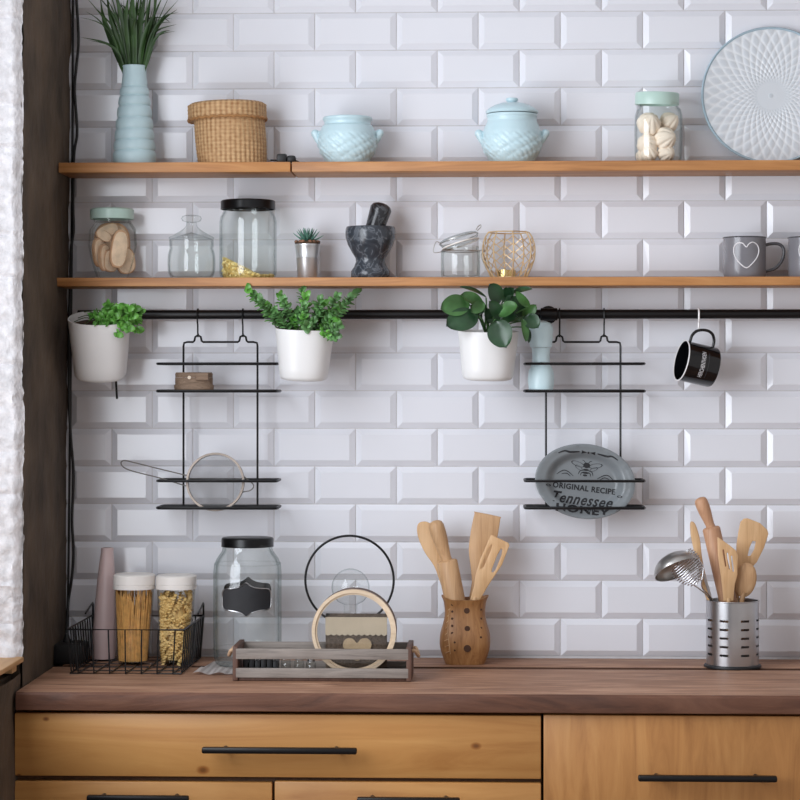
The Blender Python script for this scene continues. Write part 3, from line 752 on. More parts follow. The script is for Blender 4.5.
# pale blue pots with handles
def relief(a, z, r):
    u = (z - ZU) * 1000
    if u > 62 or u < 4: return 0
    fd = min(1, (62 - u) / 10, (u - 4) / 6); w_ = math.sin(a * 7 + u * .21 + 1.2 * math.sin(a * 3)) * math.sin(a * 5 - u * .16 + 1); return fd * (.0022 * (abs(w_) ** .6 - .4) + .0007 * math.sin(a * 26 + u * .5))
def blue_pot(cx, pr, label, name, hx, hy, rim):
    c = W(cx, 140, YO - .004); t = thing(name, label, 'pot', (c.x, c.y, ZU)); s = S(cx, c.y)
    P0 = PP(pr, cx, c.y, ZU)
    P1 = [];
    for (r0, z0), (r1, z1) in zip(P0, P0[1:]):
        for k in range(6): P1.append((r0 + (r1 - r0) * k / 6, z0 + (z1 - z0) * k / 6))
    P1.append(P0[-1])
    bm = BM(); lathe(bm, shell(P1, .004), c, 160, disp=lambda a, z, r: relief(a, z, r) if r > .035 else 0, cap=False); obj('body', bm, 'blue', t, 60)
    for sg in (-1, 1):
        X = lambda d, py: Vector((c.x + sg * d * s, c.y - .004, W(cx, py, c.y).z))
        bm = BM(); tube(bm, cat([X(hx - 4, hy + 9), X(hx - .8, hy + 6.5), X(hx + 1.2, hy + 2.5), X(hx + 2.6, hy - 1.5), X(hx + 4.2, hy - 3.4)], 5), [.0035 + .0045 * min(1, k / 14) for k in range(21)], 12)
        bmesh.ops.create_icosphere(bm, subdivisions=2, radius=.0078, matrix=Matrix.Translation(X(hx + 3.4, hy - 2.6)))
        tube(bm, [X(hx - 6, hy - 1.5), X(hx + 3, hy - 2.6)], .0055, 10)
        obj('handle', bm, 'blue', t, 60)
    return t, c, s
blue_pot(347.5, [(20.5, 161), (23, 158.8), (27, 153.5), (29.2, 147), (29.6, 140), (28.3, 133), (25.4, 126.5), (23.2, 125), (23.2, 122.5), (24.8, 119.6), (24.6, 118), (23.6, 117.3)], 'open pale blue sugar bowl with two knob handles and no lid', 'sugar_bowl', 29, 136, 0)
t, c, s = blue_pot(512, [(20.5, 161), (23.4, 158.6), (27.6, 153), (29.8, 146.5), (30.2, 139.5), (29, 132), (26.4, 125), (24.8, 121.5), (24.6, 118.5), (25.6, 116), (25.2, 114.6)], 'pale blue lidded tureen with two knob handles and leaf relief', 'tureen', 30, 136, 0)
z1 = W(512, 113.8, c.y).z; Z = lambda py: W(512, py, c.y).z
bm = BM(); lathe(bm, [(0, Z(113.4)), (25.6 * s, Z(113.8)), (26.4 * s, Z(112.4)), (25.9 * s, Z(111.2)), (23 * s, Z(108.6)), (18 * s, Z(105.6)), (11 * s, Z(103.2)), (6 * s, Z(102.6)), (0, Z(102.4))], c, 64, disp=lambda a, z, r: .0005 * math.sin(a * 12) * (1 if .012 < r < .046 else 0), cap=False)
lid = obj('lid', bm, 'blue', t, 50)
bm = BM(); lathe(bm, [(0, Z(104)), (4.6 * s, Z(104)), (4.7 * s, Z(102)), (6 * s, Z(100.8)), (6.3 * s, Z(99.4)), (5.6 * s, Z(98.2)), (0, Z(97.8))], c, 24, cap=False); obj('knob', bm, 'blue', lid, 50)
# jar of meringues
yj = YO - .002; c = W(658.5, 130, yj); s = S(658.5, yj)
t = thing('candy_jar', 'clear glass jar with a tilted mint lid on the upper shelf full of meringues', 'jar', (c.x, c.y, ZU))
pr = PP([(21.5, 161), (23, 159), (23.6, 154), (23.8, 130), (23.4, 116), (22, 110.5), (19.5, 108), (19.5, 104)], 658.5, yj, ZU)
bm = BM(); lathe(bm, shell(pr, .0022, .003), c, 64, sq=2.9, cap=False); obj('body', bm, 'glass', t, 50)
zl0 = W(656.5, 105.2, yj).z; zl1 = W(656.5, 92.5, yj).z
bm = BM(); lathe(bm, [(0, zl0 + .0055), (20.2 * s, zl0 + .0055), (21, zl0)[:0] or (20.6 * s, zl0), (21.8 * s, zl0), (22 * s, zl0 + .002), (22 * s, zl1 - .003), (21 * s, zl1 - .0006), (19 * s, zl1), (0, zl1)], (c.x - 1.6 * s, c.y), 64, cap=False, Mx=rot_about((c.x, c.y, zl0), 'X', R(4)) @ rot_about((c.x, c.y, zl0), 'Y', R(1.5)))
obj('lid', bm, 'mint', t, 40)
def meringue(px, py, rp, ax, label, dy=0, k=9, squash=.9):
    bm = BM(); s = S(px, yj); r = rp * s * 1.14; rows = []; seg = 72
    nr = 14
    for i in range(nr + 1):
        th = PI * i / nr; z = -math.cos(th); rr = math.sin(th) ** .8 * (1 - .25 * max(0, z)); row = []
        if i in (0, nr): v = bm.verts.new((0, 0, r * (z * squash if i == 0 else 1.02))); row = [v] * seg
        else:
            for j in range(seg):
                a = 2 * PI * j / seg; f = 1 + .2 * (abs(math.cos(a * k / 2 + z * 1.1)) ** .7 - .7)
                row.append(bm.verts.new((r * rr * f * math.cos(a), r * rr * f * math.sin(a), r * z * squash)))
        rows.append(row)
    grid_faces(bm, rows, True)
    c0 = W(px, py, yj + dy); c0.z = max(c0.z, ZU + .004 + r * .86)
    q = Vector(ax).normalized().to_track_quat('Z', 'Y')
    bmesh.ops.transform(bm, matrix=Matrix.Translation(c0) @ q.to_matrix().to_4x4(), verts=bm.verts)
    top('meringue', label, 'meringue', bm, 'mer', 'meringues in the glass jar', 60)
for q in [(649.2, 123.5, 10.6, (.25, -.75, .6), 'white piped meringue topmost on the left in the meringue jar', -.014),
          (669.5, 121.5, 8.8, (.8, -.3, .5), 'white piped meringue high on the right in the meringue jar', .008),
          (665.5, 138.6, 10.2, (.7, -.6, .1), 'white piped meringue at mid height on the right of the meringue jar', -.014),
          (647.5, 143.5, 9.6, (-.3, -.8, .4), 'white piped meringue at mid height on the left of the meringue jar', -.014),
          (666.5, 153.4, 8.0, (.6, -.75, -.1), 'white piped meringue at the bottom right of the meringue jar', -.012),
          (649, 158.5, 7.6, (-.1, -.5, .8), 'white piped meringue at the bottom centre of the meringue jar', -.016),
          (641.2, 156, 5.6, (-.6, -.5, .3), 'smallest white meringue at the bottom left corner of the meringue jar', -.006),
          (657, 131, 9.0, (.1, .3, .9), 'white meringue half hidden at the back of the meringue jar', .021)]: meringue(*q[:4], q[4], q[5])
# big relief plate
pc = W(771.2, 93.4, -.034); rp = 70 * S(769.7, -.034)
t = thing('plate', 'large round pale grey plate with woven petal relief leaning on the tiles', 'plate', (pc.x, pc.y, ZU))
Mp = Matrix.Translation((pc.x, pc.y, ZU + rp * math.cos(R(5.5)) + .0012)) @ Matrix.Rotation(R(-5.5), 4, 'X')
bm = BM(); rows = []; seg = 360; nr = 84; lay = bm.verts.layers.float.new('relief')
for i in range(nr + 1):
    q = i / nr * .965; row = []
    for j in range(seg):
        a = 2 * PI * j / seg
        if q > .2:
            ph = PI * 5 * math.log(q / .965) / math.log(.2)
            v_ = abs(math.cos(18 * a + ph) * math.cos(18 * a - ph)); fade = min(1, (q - .2) / .12)
            h = min(1, v_ ** .6 * 1.25)
        else: h, fade = 1, 0
        if i == 0: continue
        y = .006 * (1 - q * q) - .0018 * h * fade
        if q < .03: y -= .001
        v = bm.verts.new((rp * q * math.cos(a), y, rp * q * math.sin(a)))
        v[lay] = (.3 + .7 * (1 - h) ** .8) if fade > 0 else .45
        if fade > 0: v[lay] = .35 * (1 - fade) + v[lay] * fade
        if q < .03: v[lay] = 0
        row.append(v)
    if i == 0: v = bm.verts.new((0, .005, 0)); v[lay] = 0; row = [v] * seg
    rows.append(row)
grid_faces(bm, rows, True)
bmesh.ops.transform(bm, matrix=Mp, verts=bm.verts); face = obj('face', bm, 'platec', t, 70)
bm = BM(); lathe(bm, [(rp * .964, -.0005), (rp * .985, -.0028), (rp, -.001), (rp, .002), (rp * .9, .006), (rp * .6, .013), (.0005, .013)], (0, 0), 128, cap=False, Mx=Mp @ Matrix.Rotation(-PI / 2, 4, 'X')); obj('rim', bm, 'platerim', t, 50)
# ================================================================== lower shelf
# biscuit jar
yj = YO - .004; c = W(111, 245, yj); s = S(111, yj)
t = thing('biscuit_jar', 'slant sided glass jar with mint lid holding biscuits on the lower shelf', 'jar', (c.x, c.y, ZL))
zz = lambda py: W(111, py, yj).z
hexo = [(-15, ZL), (15, ZL), (21, zz(262)), (24.5, zz(246)), (23.5, zz(230)), (18, zz(222)), (-18, zz(222)), (-23.5, zz(230)), (-24.5, zz(246)), (-21, zz(262))]
Mj = Matrix.Translation((c.x + .003, c.y, 0)) @ Matrix.Rotation(R(14), 4, 'Z')
def hexprism(k, dy, zs):
    bm = BM(); zc = zz(248)
    rows = []
    for y, q in ((-dy, .93), (-dy + .004, 1), (dy - .004, 1), (dy, .93)):
        rows.append([bm.verts.new((x * s * k * q, y, zc + (z - zc) * zs * (1 if z == ZL else q))) for x, z in hexo])
    grid_faces(bm, rows, True); bm.faces.new(rows[0]); bm.faces.new(rows[-1])
    bmesh.ops.transform(bm, matrix=Mj, verts=bm.verts); return bm
obj('body', hexprism(.94, .03, 1), 'glass', t, 15)
bm = BM(); tube(bm, [Mj @ Vector((x * s * .94 * .93, -.0302, zz(248) + (z - zz(248)) * (1 if z == ZL else .93) + (.001 if z == ZL else 0))) for x, z in hexo], .0012, 6, closed=True); obj('glass_ridge_and_glint', bm, 'glassg', t, 60)  # added tube imitating the bright highlight around the front facet
bm = BM(); lathe(bm, [(17.5 * s, zz(222.5)), (18 * s, zz(218)), (17.2 * s, zz(218))], (c.x + .001, c.y), 48, cap=False); obj('neck', bm, 'glass', t)
bm = BM(); l0 = zz(219.3); l1 = zz(208.6); lathe(bm, [(0, l0 + .006), (20.6 * s, l0 + .006), (20.8 * s, l0), (21.6 * s, l0), (21.8 * s, l0 + .002), (21.8 * s, l1 - .003), (20.6 * s, l1 - .0005), (19 * s, l1), (0, l1)], (c.x + 1 * s, c.y), 64, cap=False); obj('lid', bm, 'mint', t, 40)
def biscuit(px, py, dy, w, h, th, yaw, roll, label, pitch=0):
    bm = BM(); out = [(math.copysign(abs(math.cos(a)) ** .7, math.cos(a)) * w * .66 * s, math.copysign(abs(math.sin(a)) ** .8, math.sin(a)) * h * .62 * s * (1 if math.sin(a) > 0 else .8)) for a in [2 * PI * k / 28 for k in range(28)]]
    T_ = th * s; rows = []
    for y, q in ((-T_ / 2, .9), (-T_ / 2 + .0012, 1), (T_ / 2 - .0012, 1), (T_ / 2, .9)): rows.append([bm.verts.new((x * q, y, z * q)) for x, z in out])
    grid_faces(bm, rows, True, 1); bm.faces.new(rows[0]); bm.faces.new(rows[-1])
    p = W(px, py, yj + dy)
    bmesh.ops.transform(bm, matrix=Matrix.Translation(p) @ Matrix.Rotation(R(yaw), 4, 'Z') @ Matrix.Rotation(R(pitch), 4, 'X') @ Matrix.Rotation(R(roll), 4, 'Y'), verts=bm.verts)
    top('biscuit', label, 'biscuit', bm, ['bisc', 'crust'], 'biscuits in the slant sided jar', 45)
for q in [(118.5, 251, -.020, 13, 34, 5, 30, 8, 'largest biscuit slice standing upright at the front right in the biscuit jar'),
          (99.5, 254, -.012, 15, 26, 4, 62, -12, 'biscuit slice standing edge on at the left in the biscuit jar'),
          (104.5, 259, -.014, 14, 24, 4, 66, -6, 'second biscuit slice from the left standing edge on in the biscuit jar'),
          (110, 262, -.008, 14, 20, 4, 50, 4, 'short biscuit slice at the bottom middle of the biscuit jar'),
          (103, 236, -.010, 13, 9, 4.5, 20, 28, 'dark topped biscuit piece at the upper left of the biscuit jar'),
          (107, 231.5, -.006, 19, 11, 4, 28, -24, 'pale biscuit piece lying across the top in the biscuit jar'),
          (125.5, 262, .012, 15, 24, 4.5, 30, -8, 'biscuit slice at the rear right corner of the biscuit jar'),
          (112, 245, .014, 28, 36, 4.5, 24, 0, 'big biscuit slice at the back of the biscuit jar')]: biscuit(*q)
# small lidded glass bowl
yj = YO; c = W(191.5, 250, yj); s = S(191.5, yj)
t = thing('glass_jar', 'small low glass jar with a knobbed glass lid beside the biscuit jar', 'jar', (c.x, c.y, ZL))
pr = PP([(19.5, 277), (22, 275.4), (23.4, 271.5), (23.8, 264), (23.5, 256), (22.4, 251), (21.4, 248.6), (22, 246), (22, 240)], 191.5, yj, ZL)
bm = BM(); lathe(bm, shell(pr, .0022, .004), c, 64, cap=False); obj('body', bm, 'glass', t, 50)
zz = lambda py: W(191.5, py, yj).z
bm = BM(); lathe(bm, [(0, zz(232.2)), (14 * s, zz(236.4)), (21.3 * s, zz(239.4)), (22.6 * s, zz(239)), (22.4 * s, zz(237.4)), (17 * s, zz(234.6)), (11.5 * s, zz(231.4)), (7.4 * s, zz(228.4)), (5.6 * s, zz(226)), (5 * s, zz(224)), (5.2 * s, zz(222.6)), (0, zz(222.4))], c, 64, cap=False); lid = obj('lid', bm, 'glass', t, 50)
bm = BM(); lathe(bm, [(0, zz(222.3)), (5 * s, zz(222.3)), (8.8 * s, zz(221.2)), (10.2 * s, zz(218.8)), (9.2 * s, zz(216.4)), (6 * s, zz(215.2)), (3 * s, zz(216)), (0, zz(216.4))], c, 40, cap=False); obj('knob', bm, 'glass', lid, 50)
# large jar with black lid and flakes
c = W(248, 240, yj); s = S(248, yj); zz = lambda py: W(248, py, yj).z
t = thing('storage_jar', 'big clear glass jar with black lid and a little yellow cereal on the lower shelf', 'jar', (c.x, c.y, ZL))
pr = PP([(26.5, 277), (28, 275), (28.4, 272), (28.4, 222), (27.4, 217), (25.2, 213), (24.6, 211.5), (24.6, 206)], 248, yj, ZL)
bm = BM(); lathe(bm, shell(pr, .0026, .004), c, 72, cap=False); obj('body', bm, 'glass', t, 50)
def screw_lid(c, s, r, z0, z1, mat, t):
    bm = BM(); lathe(bm, [(0, z0 + .007), ((r - 1) * s, z0 + .007), ((r - .9) * s, z0), (r * s, z0), (r * s + .0006, z0 + .001), (r * s, z0 + .0022), (r * s, z1 - .003), ((r - .5) * s, z1 - .001), ((r - 1.6) * s, z1), (0, z1 - .0006)], c, 72, cap=False)
    return obj('lid', bm, mat, t, 40)
screw_lid(c, s, 27.2, zz(209.6), zz(200.4), 'blacklid', t)
random.seed(5); bm = BM(); rj = 25.6 * s
def hz(dx): return .0065 + (.036 * max(0, 1 - (dx / rj + 1) / 1.45))
rows = []
for i in range(9):
    q = i / 8; rows.append([bm.verts.new((c.x + .93 * rj * q * math.cos(2 * PI * j / 28), c.y + .93 * rj * q * math.sin(2 * PI * j / 28), ZL + hz(rj * q * math.cos(2 * PI * j / 28)) - .0045)) for j in range(28)])
grid_faces(bm, rows, True)
rows2 = [[bm.verts.new((v.co.x, v.co.y, ZL + .0008)) for v in rows[-1]]]; grid_faces(bm, [rows[-1], rows2[0]], True); bm.faces.new(rows2[0])
for f in bm.faces: f.material_index = 1  # heap under the flakes coloured darker, painting the shade in their gaps
for k in range(520):
    a = random.uniform(0, 2 * PI); q = math.sqrt(random.random()) if k < 300 else random.uniform(.97, 1); dx = rj * q * math.cos(a)
    hh = hz(dx); z = ZL + (hh if k < 300 else random.uniform(.004, max(.006, hh))); r_ = random.uniform(.0028, .0052)
    Mm = Matrix.Translation((c.x + dx * .965, c.y + rj * .965 * q * math.sin(a), z)) @ Matrix.Rotation(random.uniform(0, 6), 4, 'Z') @ Matrix.Rotation(random.uniform(-1.1, 1.1) + (PI / 2 if k >= 300 else 0), 4, 'X')
    v = [bm.verts.new(Mm @ Vector((r_ * math.cos(u), r_ * .8 * math.sin(u), .0012 * math.cos(2 * u)))) for u in [2 * PI * j / 7 for j in range(7)]]; bm.faces.new(v)
top('cereal_flakes', 'heap of yellow cereal flakes in the bottom of the black lidded jar', 'cereal', bm, ['flake', 'flakeshade'], smooth=0, kind='stuff')
# succulent in a metal pot
c = W(307.5, 260, yj); s = S(307.5, yj); zz = lambda py: W(307.5, py, yj).z
t = thing('potted_succulent', 'tiny spiky succulent in a silver metal pot on the lower shelf', 'plant', (c.x, c.y, ZL))
pr = [(9.6 * s, ZL), (9.9 * s, ZL + .001), (11.2 * s, zz(258.6)), (11.5 * s, zz(258)), (11.3 * s, zz(257.4)), (12.5 * s, zz(246.6)), (13.1 * s, zz(245.4)), (12.9 * s, zz(244.2))]
bm = BM(); lathe(bm, shell(pr, .0012), c, 48, cap=False); obj('pot', bm, 'galv', t, 40)
bm = BM(); lathe(bm, [(11.8 * s, zz(250)), (12.6 * s, zz(245)), (12.6 * s, zz(242.4)), (11 * s, zz(241.2)), (0, zz(240.8))], c, 32, cap=False); obj('soil', bm, 'soil', t)
bm = BM()
for k in range(22):
    a = 2 * PI * k / 14 + random.uniform(-.2, .2); q = (11 if k < 14 else 6) * s
    bmesh.ops.create_icosphere(bm, subdivisions=2, radius=random.uniform(.0035, .0056), matrix=Matrix.Translation((c.x + q * math.cos(a), c.y + q * math.sin(a), zz(241.8))) @ Matrix.Diagonal((1, 1, .75, 1)))
obj('pebbles', bm, 'pebble', t, 60)
bm = BM()
for k in range(26):
    a = 2.4 * k; e = .25 + 1.1 * (1 - k / 26); ln = .033 - .0004 * k
    d = Vector((math.cos(a) * math.sin(e), math.sin(a) * math.sin(e), math.cos(e)))
    p0 = Vector((c.x, c.y, zz(241))); pts = cat([p0, p0 + d * ln * .5 + Vector((0, 0, -.001)), p0 + d * ln + Vector((0, 0, .004))], 4)
    tube(bm, pts, [.0022 * (1 - (i / (len(pts) - 1)) ** 2) + .0002 for i in range(len(pts))], 6)
obj('leaves', bm, 'succ', t, 60)
# mortar and pestle
c = W(370.5, 250, YO - .002); yj = c.y; s = S(370, yj); zz = lambda py: W(370.5, py, yj).z
pr = [(18.5 * s, ZL), (19.6 * s, ZL + .002), (19.4 * s, zz(271)), (16.6 * s, zz(267)), (15, 1) and (14.6 * s, zz(262)), (15 * s, zz(258)), (18.6 * s, zz(252.5)), (22.6 * s, zz(245)), (24.8 * s, zz(238)), (25.2 * s, zz(232)), (24.6 * s, zz(228)), (23.8 * s, zz(226.8))]
bm = BM(); sh = [(0, ZL)] + pr + [(21.5 * s, zz(227)), (20.6 * s, zz(234)), (16 * s, zz(246)), (8 * s, zz(253)), (0, zz(254))]
lathe(bm, sh, c, 64, cap=False); top('mortar', 'dark veined marble mortar bowl on a foot on the lower shelf', 'mortar', bm, 'marble', smooth=50)
pa = Vector((c.x - 1.5 * s, c.y - .004, zz(247))); pb = W(381, 208.6, yj + .004)
d = (pb - pa); n = 18; prof = []
bm = BM(); pts = [pa + d * (k / n) for k in range(n + 1)] + [pb + d.normalized() * v for v in (.006, .0098, .0114)]
rad = [(8.2 + 2.6 * (k / n)) * s for k in range(n + 1)] + [9.2 * s, 5.6 * s, 1.5 * s]; rad[0] = 5 * s
tube(bm, pts, rad, 28); top('pestle', 'dark stone pestle leaning out of the marble mortar', 'pestle', bm, 'pestle', smooth=60)
# clip top jar
yj = YO - .004; c = W(460.5, 260, yj); s = S(460.5, yj); zz = lambda py: W(460.5, py, yj).z
t = thing('clip_top_jar', 'small empty clip top glass jar with its lid tilted open', 'jar', (c.x, c.y, ZL))
pr = PP([(18.6, 277), (19.5, 275), (19.6, 258), (19.6, 252.5), (18, 250.5), (17.8, 248.5), (18.4, 247.5), (18.2, 246.4)], 460.5, yj, ZL)
bm = BM(); lathe(bm, shell(pr, .003, .005), c, 56, cap=False); obj('body', bm, 'glassg', t, 50)
Ml = Matrix.Translation(W(459.3, 240.6, yj)) @ Matrix.Rotation(R(-17), 4, 'Y') @ Matrix.Rotation(R(-4), 4, 'X')
bm = BM(); lathe(bm, [(0, -3 * s), (17 * s, -3 * s), (19.4 * s, -.5 * s), (19.8 * s, 1.5 * s), (19 * s, 3.6 * s), (17 * s, 4.4 * s), (0, 4.2 * s), ], (0, 0), 56, cap=False, Mx=Ml); lid = obj('lid', bm, 'glassg', t, 50)
bm = BM(); lathe(bm, [(16.6 * s, -4.4 * s), (19.6 * s, -4.2 * s), (19.6 * s, -3.2 * s), (16.6 * s, -3.2 * s)], (0, 0), 56, cap=False, Mx=Ml); obj('gasket', bm, 'lidw', lid)
ring = lambda r, z, M_=Matrix(), n=48: [M_ @ Vector((r * math.cos(2 * PI * k / n), r * math.sin(2 * PI * k / n), z)) for k in range(n)]
bm = BM(); tube(bm, ring(20.2 * s, 1.6 * s, Ml), .0009, 6, closed=True)
tube(bm, ring(19.2 * s, zz(251.2), Matrix.Translation((c.x, c.y, 0))), .0011, 6, closed=True)
Q = lambda px, py, dy=0: W(px, py, yj + dy)
tube(bm, cat([Q(441, 252, -.006), Q(434, 252.5, -.006), Q(434, 247, -.006), Q(437, 241.5, -.006), Q(443, 247, -.008), Q(441, 252, -.008)], 4), .0009, 6)
tube(bm, cat([Q(479, 250.5), Q(484.5, 250.5), Q(481, 256), Q(486, 268), Q(489, 272), Q(490, 269), Q(484, 258)], 4), .001, 6)
tube(bm, cat([Q(477, 231), Q(480.5, 227.5), Q(480.8, 225), Q(478, 226.5), Q(476, 230)], 4), .001, 6); obj('wire_clip', bm, 'steeld', t)
# brass wire lantern and tealight
yj = YO + .002; c = W(508.8, 255, yj); s = S(508.8, yj); zz = lambda py: W(508.8, py, yj).z
t = thing('candle_holder', 'globe shaped brass wire candle holder of chevron rods on the lower shelf', 'candle holder', (c.x, c.y, ZL))
lev = [(18, ZL + .0016), (22, zz(269)), (25.6, zz(260)), (26.6, zz(252)), (26, zz(244)), (23.6, zz(237)), (20.6, zz(232.4))]
n = 8; ph = R(10)
V = lambda k, i: Vector((c.x + lev[i][0] * s * math.cos(2 * PI * k / n + ph), c.y + lev[i][0] * s * math.sin(2 * PI * k / n + ph), lev[i][1]))
for k in range(n):
    bm = BM(); tube(bm, cat([V(k, i) for i in range(7)], 3), .0014, 6); obj('rod', bm, 'gold', t)
    bm = BM()
    for i in range(1, 6):
        m = (V(k, i - 1) + V(k + 1, i - 1)) / 2; tube(bm, [V(k, i), m, V(k + 1, i)], .00095, 5)
    obj('chevrons', bm, 'gold', t)
for q in (6, 0):
    bm = BM(); tube(bm, [V(k, q) for k in range(n)], .0014, 6, closed=True); obj('rim', bm, 'gold', t)
bm = BM(); x = W(506, 270, yj).x
lathe(bm, shell([(9 * s, ZL + .0004), (9.6 * s, ZL + .001), (9.6 * s, ZL + .0165)], .0008), (x, c.y - .004), 32, cap=False)
tl = thing('tealight', 'small cream tealight in a brass cup inside the wire candle holder', 'candle', (x, c.y - .004, ZL)); obj('cup', bm, 'goldcup', tl)
bm = BM(); lathe(bm, [(0, ZL + .0015), (8.7 * s, ZL + .0015), (8.7 * s, ZL + .013), (0, ZL + .0138)], (x, c.y - .004), 32, cap=False); obj('wax', bm, 'wax', tl)
bm = BM(); tube(bm, [(x, c.y - .004, ZL + .013), (x + .0006, c.y - .004, ZL + .018)], .0007, 6); obj('wick', bm, 'blackp', tl)
# grey heart mugs
def mug(cx, label):
    yj = YO - .006; c = W(cx, 255, yj); s = S(cx, yj); zz = lambda py: W(cx, py, yj).z
    t = thing('mug', label, 'mug', (c.x, c.y, ZL), 'grey heart mugs'); r = 21.2
    pr = [((r - 2.4) * s, ZL), ((r - 1) * s, ZL + .001), (r * s, ZL + .006), (r * s, zz(240)), ((r + .5) * s, zz(238.2)), (r * s, zz(237.2))]
    bm = BM(); lathe(bm, shell(pr, .0016), c, 72, cap=False); obj('body', bm, 'mug', t, 45)
    bm = BM(); tube(bm, ring((r + .3) * s, zz(237.8), Matrix.Translation((c.x, c.y, 0))), .0013, 8, closed=True); obj('rim', bm, 'mugd', t)
    X = lambda px, py: Vector((c.x + (px - 744.5) * s, c.y - .003, zz(py)))
    bm = BM(); tube(bm, cat([X(764.5, 245.5), X(770, 244), X(778, 244.2), X(782.6, 248), X(783.2, 255), X(780, 263), X(774, 269), X(764.5, 271.5)], 6), .0032, 10); obj('handle', bm, 'mugd', t, 60)
    H_ = [(746, 248.2), (742.5, 244.6), (738.5, 244), (735, 246.5), (734, 251), (735, 257), (739, 263.5), (746, 268.8), (752, 264.5), (757, 258), (758.8, 251.5), (757, 246), (752.5, 243.4), (748.5, 245.2)]
    pts = []
    for p in cat([(a, b, 0) for a, b in H_[:1]] + [(a, b, 0) for a, b in H_[1:]], 4, closed=True):
        u = (p.x - 2.2 - 744.5) / r; u = max(-.97, min(.97, u)); pts.append(Vector((c.x + r * s * u, c.y - (r * s + .0003) * math.sqrt(1 - u * u), zz(p.y))))
    bm = BM(); tube(bm, pts, .0012, 6, closed=True); obj('heart_outline', bm, 'chalk', t)
mug(744.7, 'grey enamel mug with white heart outline standing whole on the lower shelf')
mug(809.5, 'grey heart mug cut by the right edge of the photo')
# ================================================================== hanging black mug
x = s_hook(698.5, 329.5, 'white hook on the rail carrying the black mug', 'whiteenamel', .0018, None)
ym = -.075; s = S(698, ym)
mc = W(697.5, 364, ym)
ax = Vector((-.945, -.25, .21)).normalized()         # towards the mouth
upv = Vector((.2, -.05, 1)); upv = (upv - ax * upv.dot(ax)).normalized(); sd_ = upv.cross(ax)
Mm = Matrix((( upv.x, sd_.x, ax.x, mc.x), (upv.y, sd_.y, ax.y, mc.y), (upv.z, sd_.z, ax.z, mc.z), (0, 0, 0, 1)))
t = thing('mug', 'black enamel mug with white rim hanging sideways from a white hook', 'mug', mc - Vector((0, 0, 20 * s)))
r = 20.3 * s; h = 17.2 * s
bm = BM(); lathe(bm, [(0, -h)] + [(r * .9, -h), (r * .97, -h + .001), (r, -h + .004), (r, h - .0005), (r - .0012, h - .0005), (r - .0014, -h + .004), (0, -h + .003)], (0, 0), 72, cap=False, Mx=Mm); obj('body', bm, 'blackenamel', t, 45)
bm = BM(); tube(bm, ring(r + .0004, h, Mm), .0013, 8, closed=True); obj('rim', bm, 'whiteenamel', t)
bm = BM(); tube(bm, [Mm @ p for p in cat([(r - .001, 0, h * .76), (r + .013, 0, h * .72), (r + .024, 0, h * .46), (r + .0284, 0, -.002), (r + .024, 0, -h * .46), (r + .012, 0, -h * .66), (r - .001, 0, -h * .68)], 6)], .0029, 10); obj('handle', bm, 'blackenamel', t, 60)
b2 = text_bm('HERCHENTHOEN', 1); xs = [v.co.x for v in b2.verts]; x0, x1 = min(xs), max(xs); yv = [v.co.y for v in b2.verts]; y0, y1 = min(yv), max(yv)
bmesh.ops.triangulate(b2, faces=b2.faces); bmesh.ops.subdivide_edges(b2, edges=b2.edges, cuts=1)
front_ang = math.atan2(Vector((0, -1, 0)).dot(sd_), Vector((0, -1, 0)).dot(upv))
for v in b2.verts:
    u = ((v.co.x - x0) / (x1 - x0) - .5) * 27 * s / r; w_ = ((v.co.y - y0) / (y1 - y0) - .5) * 4.4 * s
    sg = 1 if (Vector((0, 0, 1)).dot(sd_ * math.cos(front_ang) - upv * math.sin(front_ang)) > 0) else -1
    a = front_ang + sg * u; v.co = Mm @ Vector(((r + .0004) * math.cos(a), (r + .0004) * math.sin(a), w_ + 1.2 * s))
obj('lettering', b2, 'chalk', t, 0, recalc=False)
b2 = BM()
pts = []
for k in range(13):
    a = front_ang + (k / 12 - .5) * 27 * s / r; pts.append(Mm @ Vector(((r + .0001) * math.cos(a), (r + .0001) * math.sin(a), -4.4 * s)))
tube(b2, pts, .0003, 5); obj('print_line', b2, 'mugd', t)
# ================================================================== hanging white pots and plants
def hung_pot(name, label, cx, rt, rb, pyt, pyb, tilt, roll, yc):
    c = W(cx, (pyt + pyb) / 2, yc); s = S(cx, yc); zt_ = W(cx, pyt, yc).z; zb_ = W(cx, pyb, yc).z
    t = thing(name, label, 'plant', (c.x, c.y, zb_))
    Mx = rot_about((c.x, c.y, zt_), 'X', R(tilt)) @ rot_about((c.x, c.y, zt_), 'Y', R(roll))
    pr = [(rb * .8 * s, zb_), (rb * .93 * s, zb_ + .002), (rb * s, zb_ + .008)] + [((rb + (rt - rb) * k / 6) * s, zb_ + .008 + (zt_ - zb_ - .008) * k / 6) for k in range(1, 7)]
    bm = BM(); lathe(bm, shell(pr, .002), c, 72, sq=2.35, cap=False, Mx=Mx); pot = obj('pot', bm, 'potw', t, 45)
    bm = BM(); y0 = c.y + rt * s * .96
    pts = [(y0, zt_ - .02), (y0 + .001, zt_ - .002), (YR - .012, zr + .0108), (YR, zr + .0115), (YR + .011, zr + .006), (YR + .0118, zr - .006)]
    rows = [[bm.verts.new((c.x + dx, y, z)) for dx in (-.012, .012)] for y, z in pts]
    grid_faces(bm, rows, False)
    ex = bmesh.ops.solidify(bm, geom=bm.faces[:], thickness=.0015); obj('hook', bm, 'potw', pot)
    bm = BM(); zs = zt_ - .016; rs = rt * .93 * s
    lathe(bm, [(0, zs - .006), (rs * .97, zs - .006), (rs * .98, zs), (0, zs + .004)], c, 40, sq=2.35, cap=False, Mx=Mx); obj('soil', bm, 'soil', t, 50)
    return t, c, s, zt_
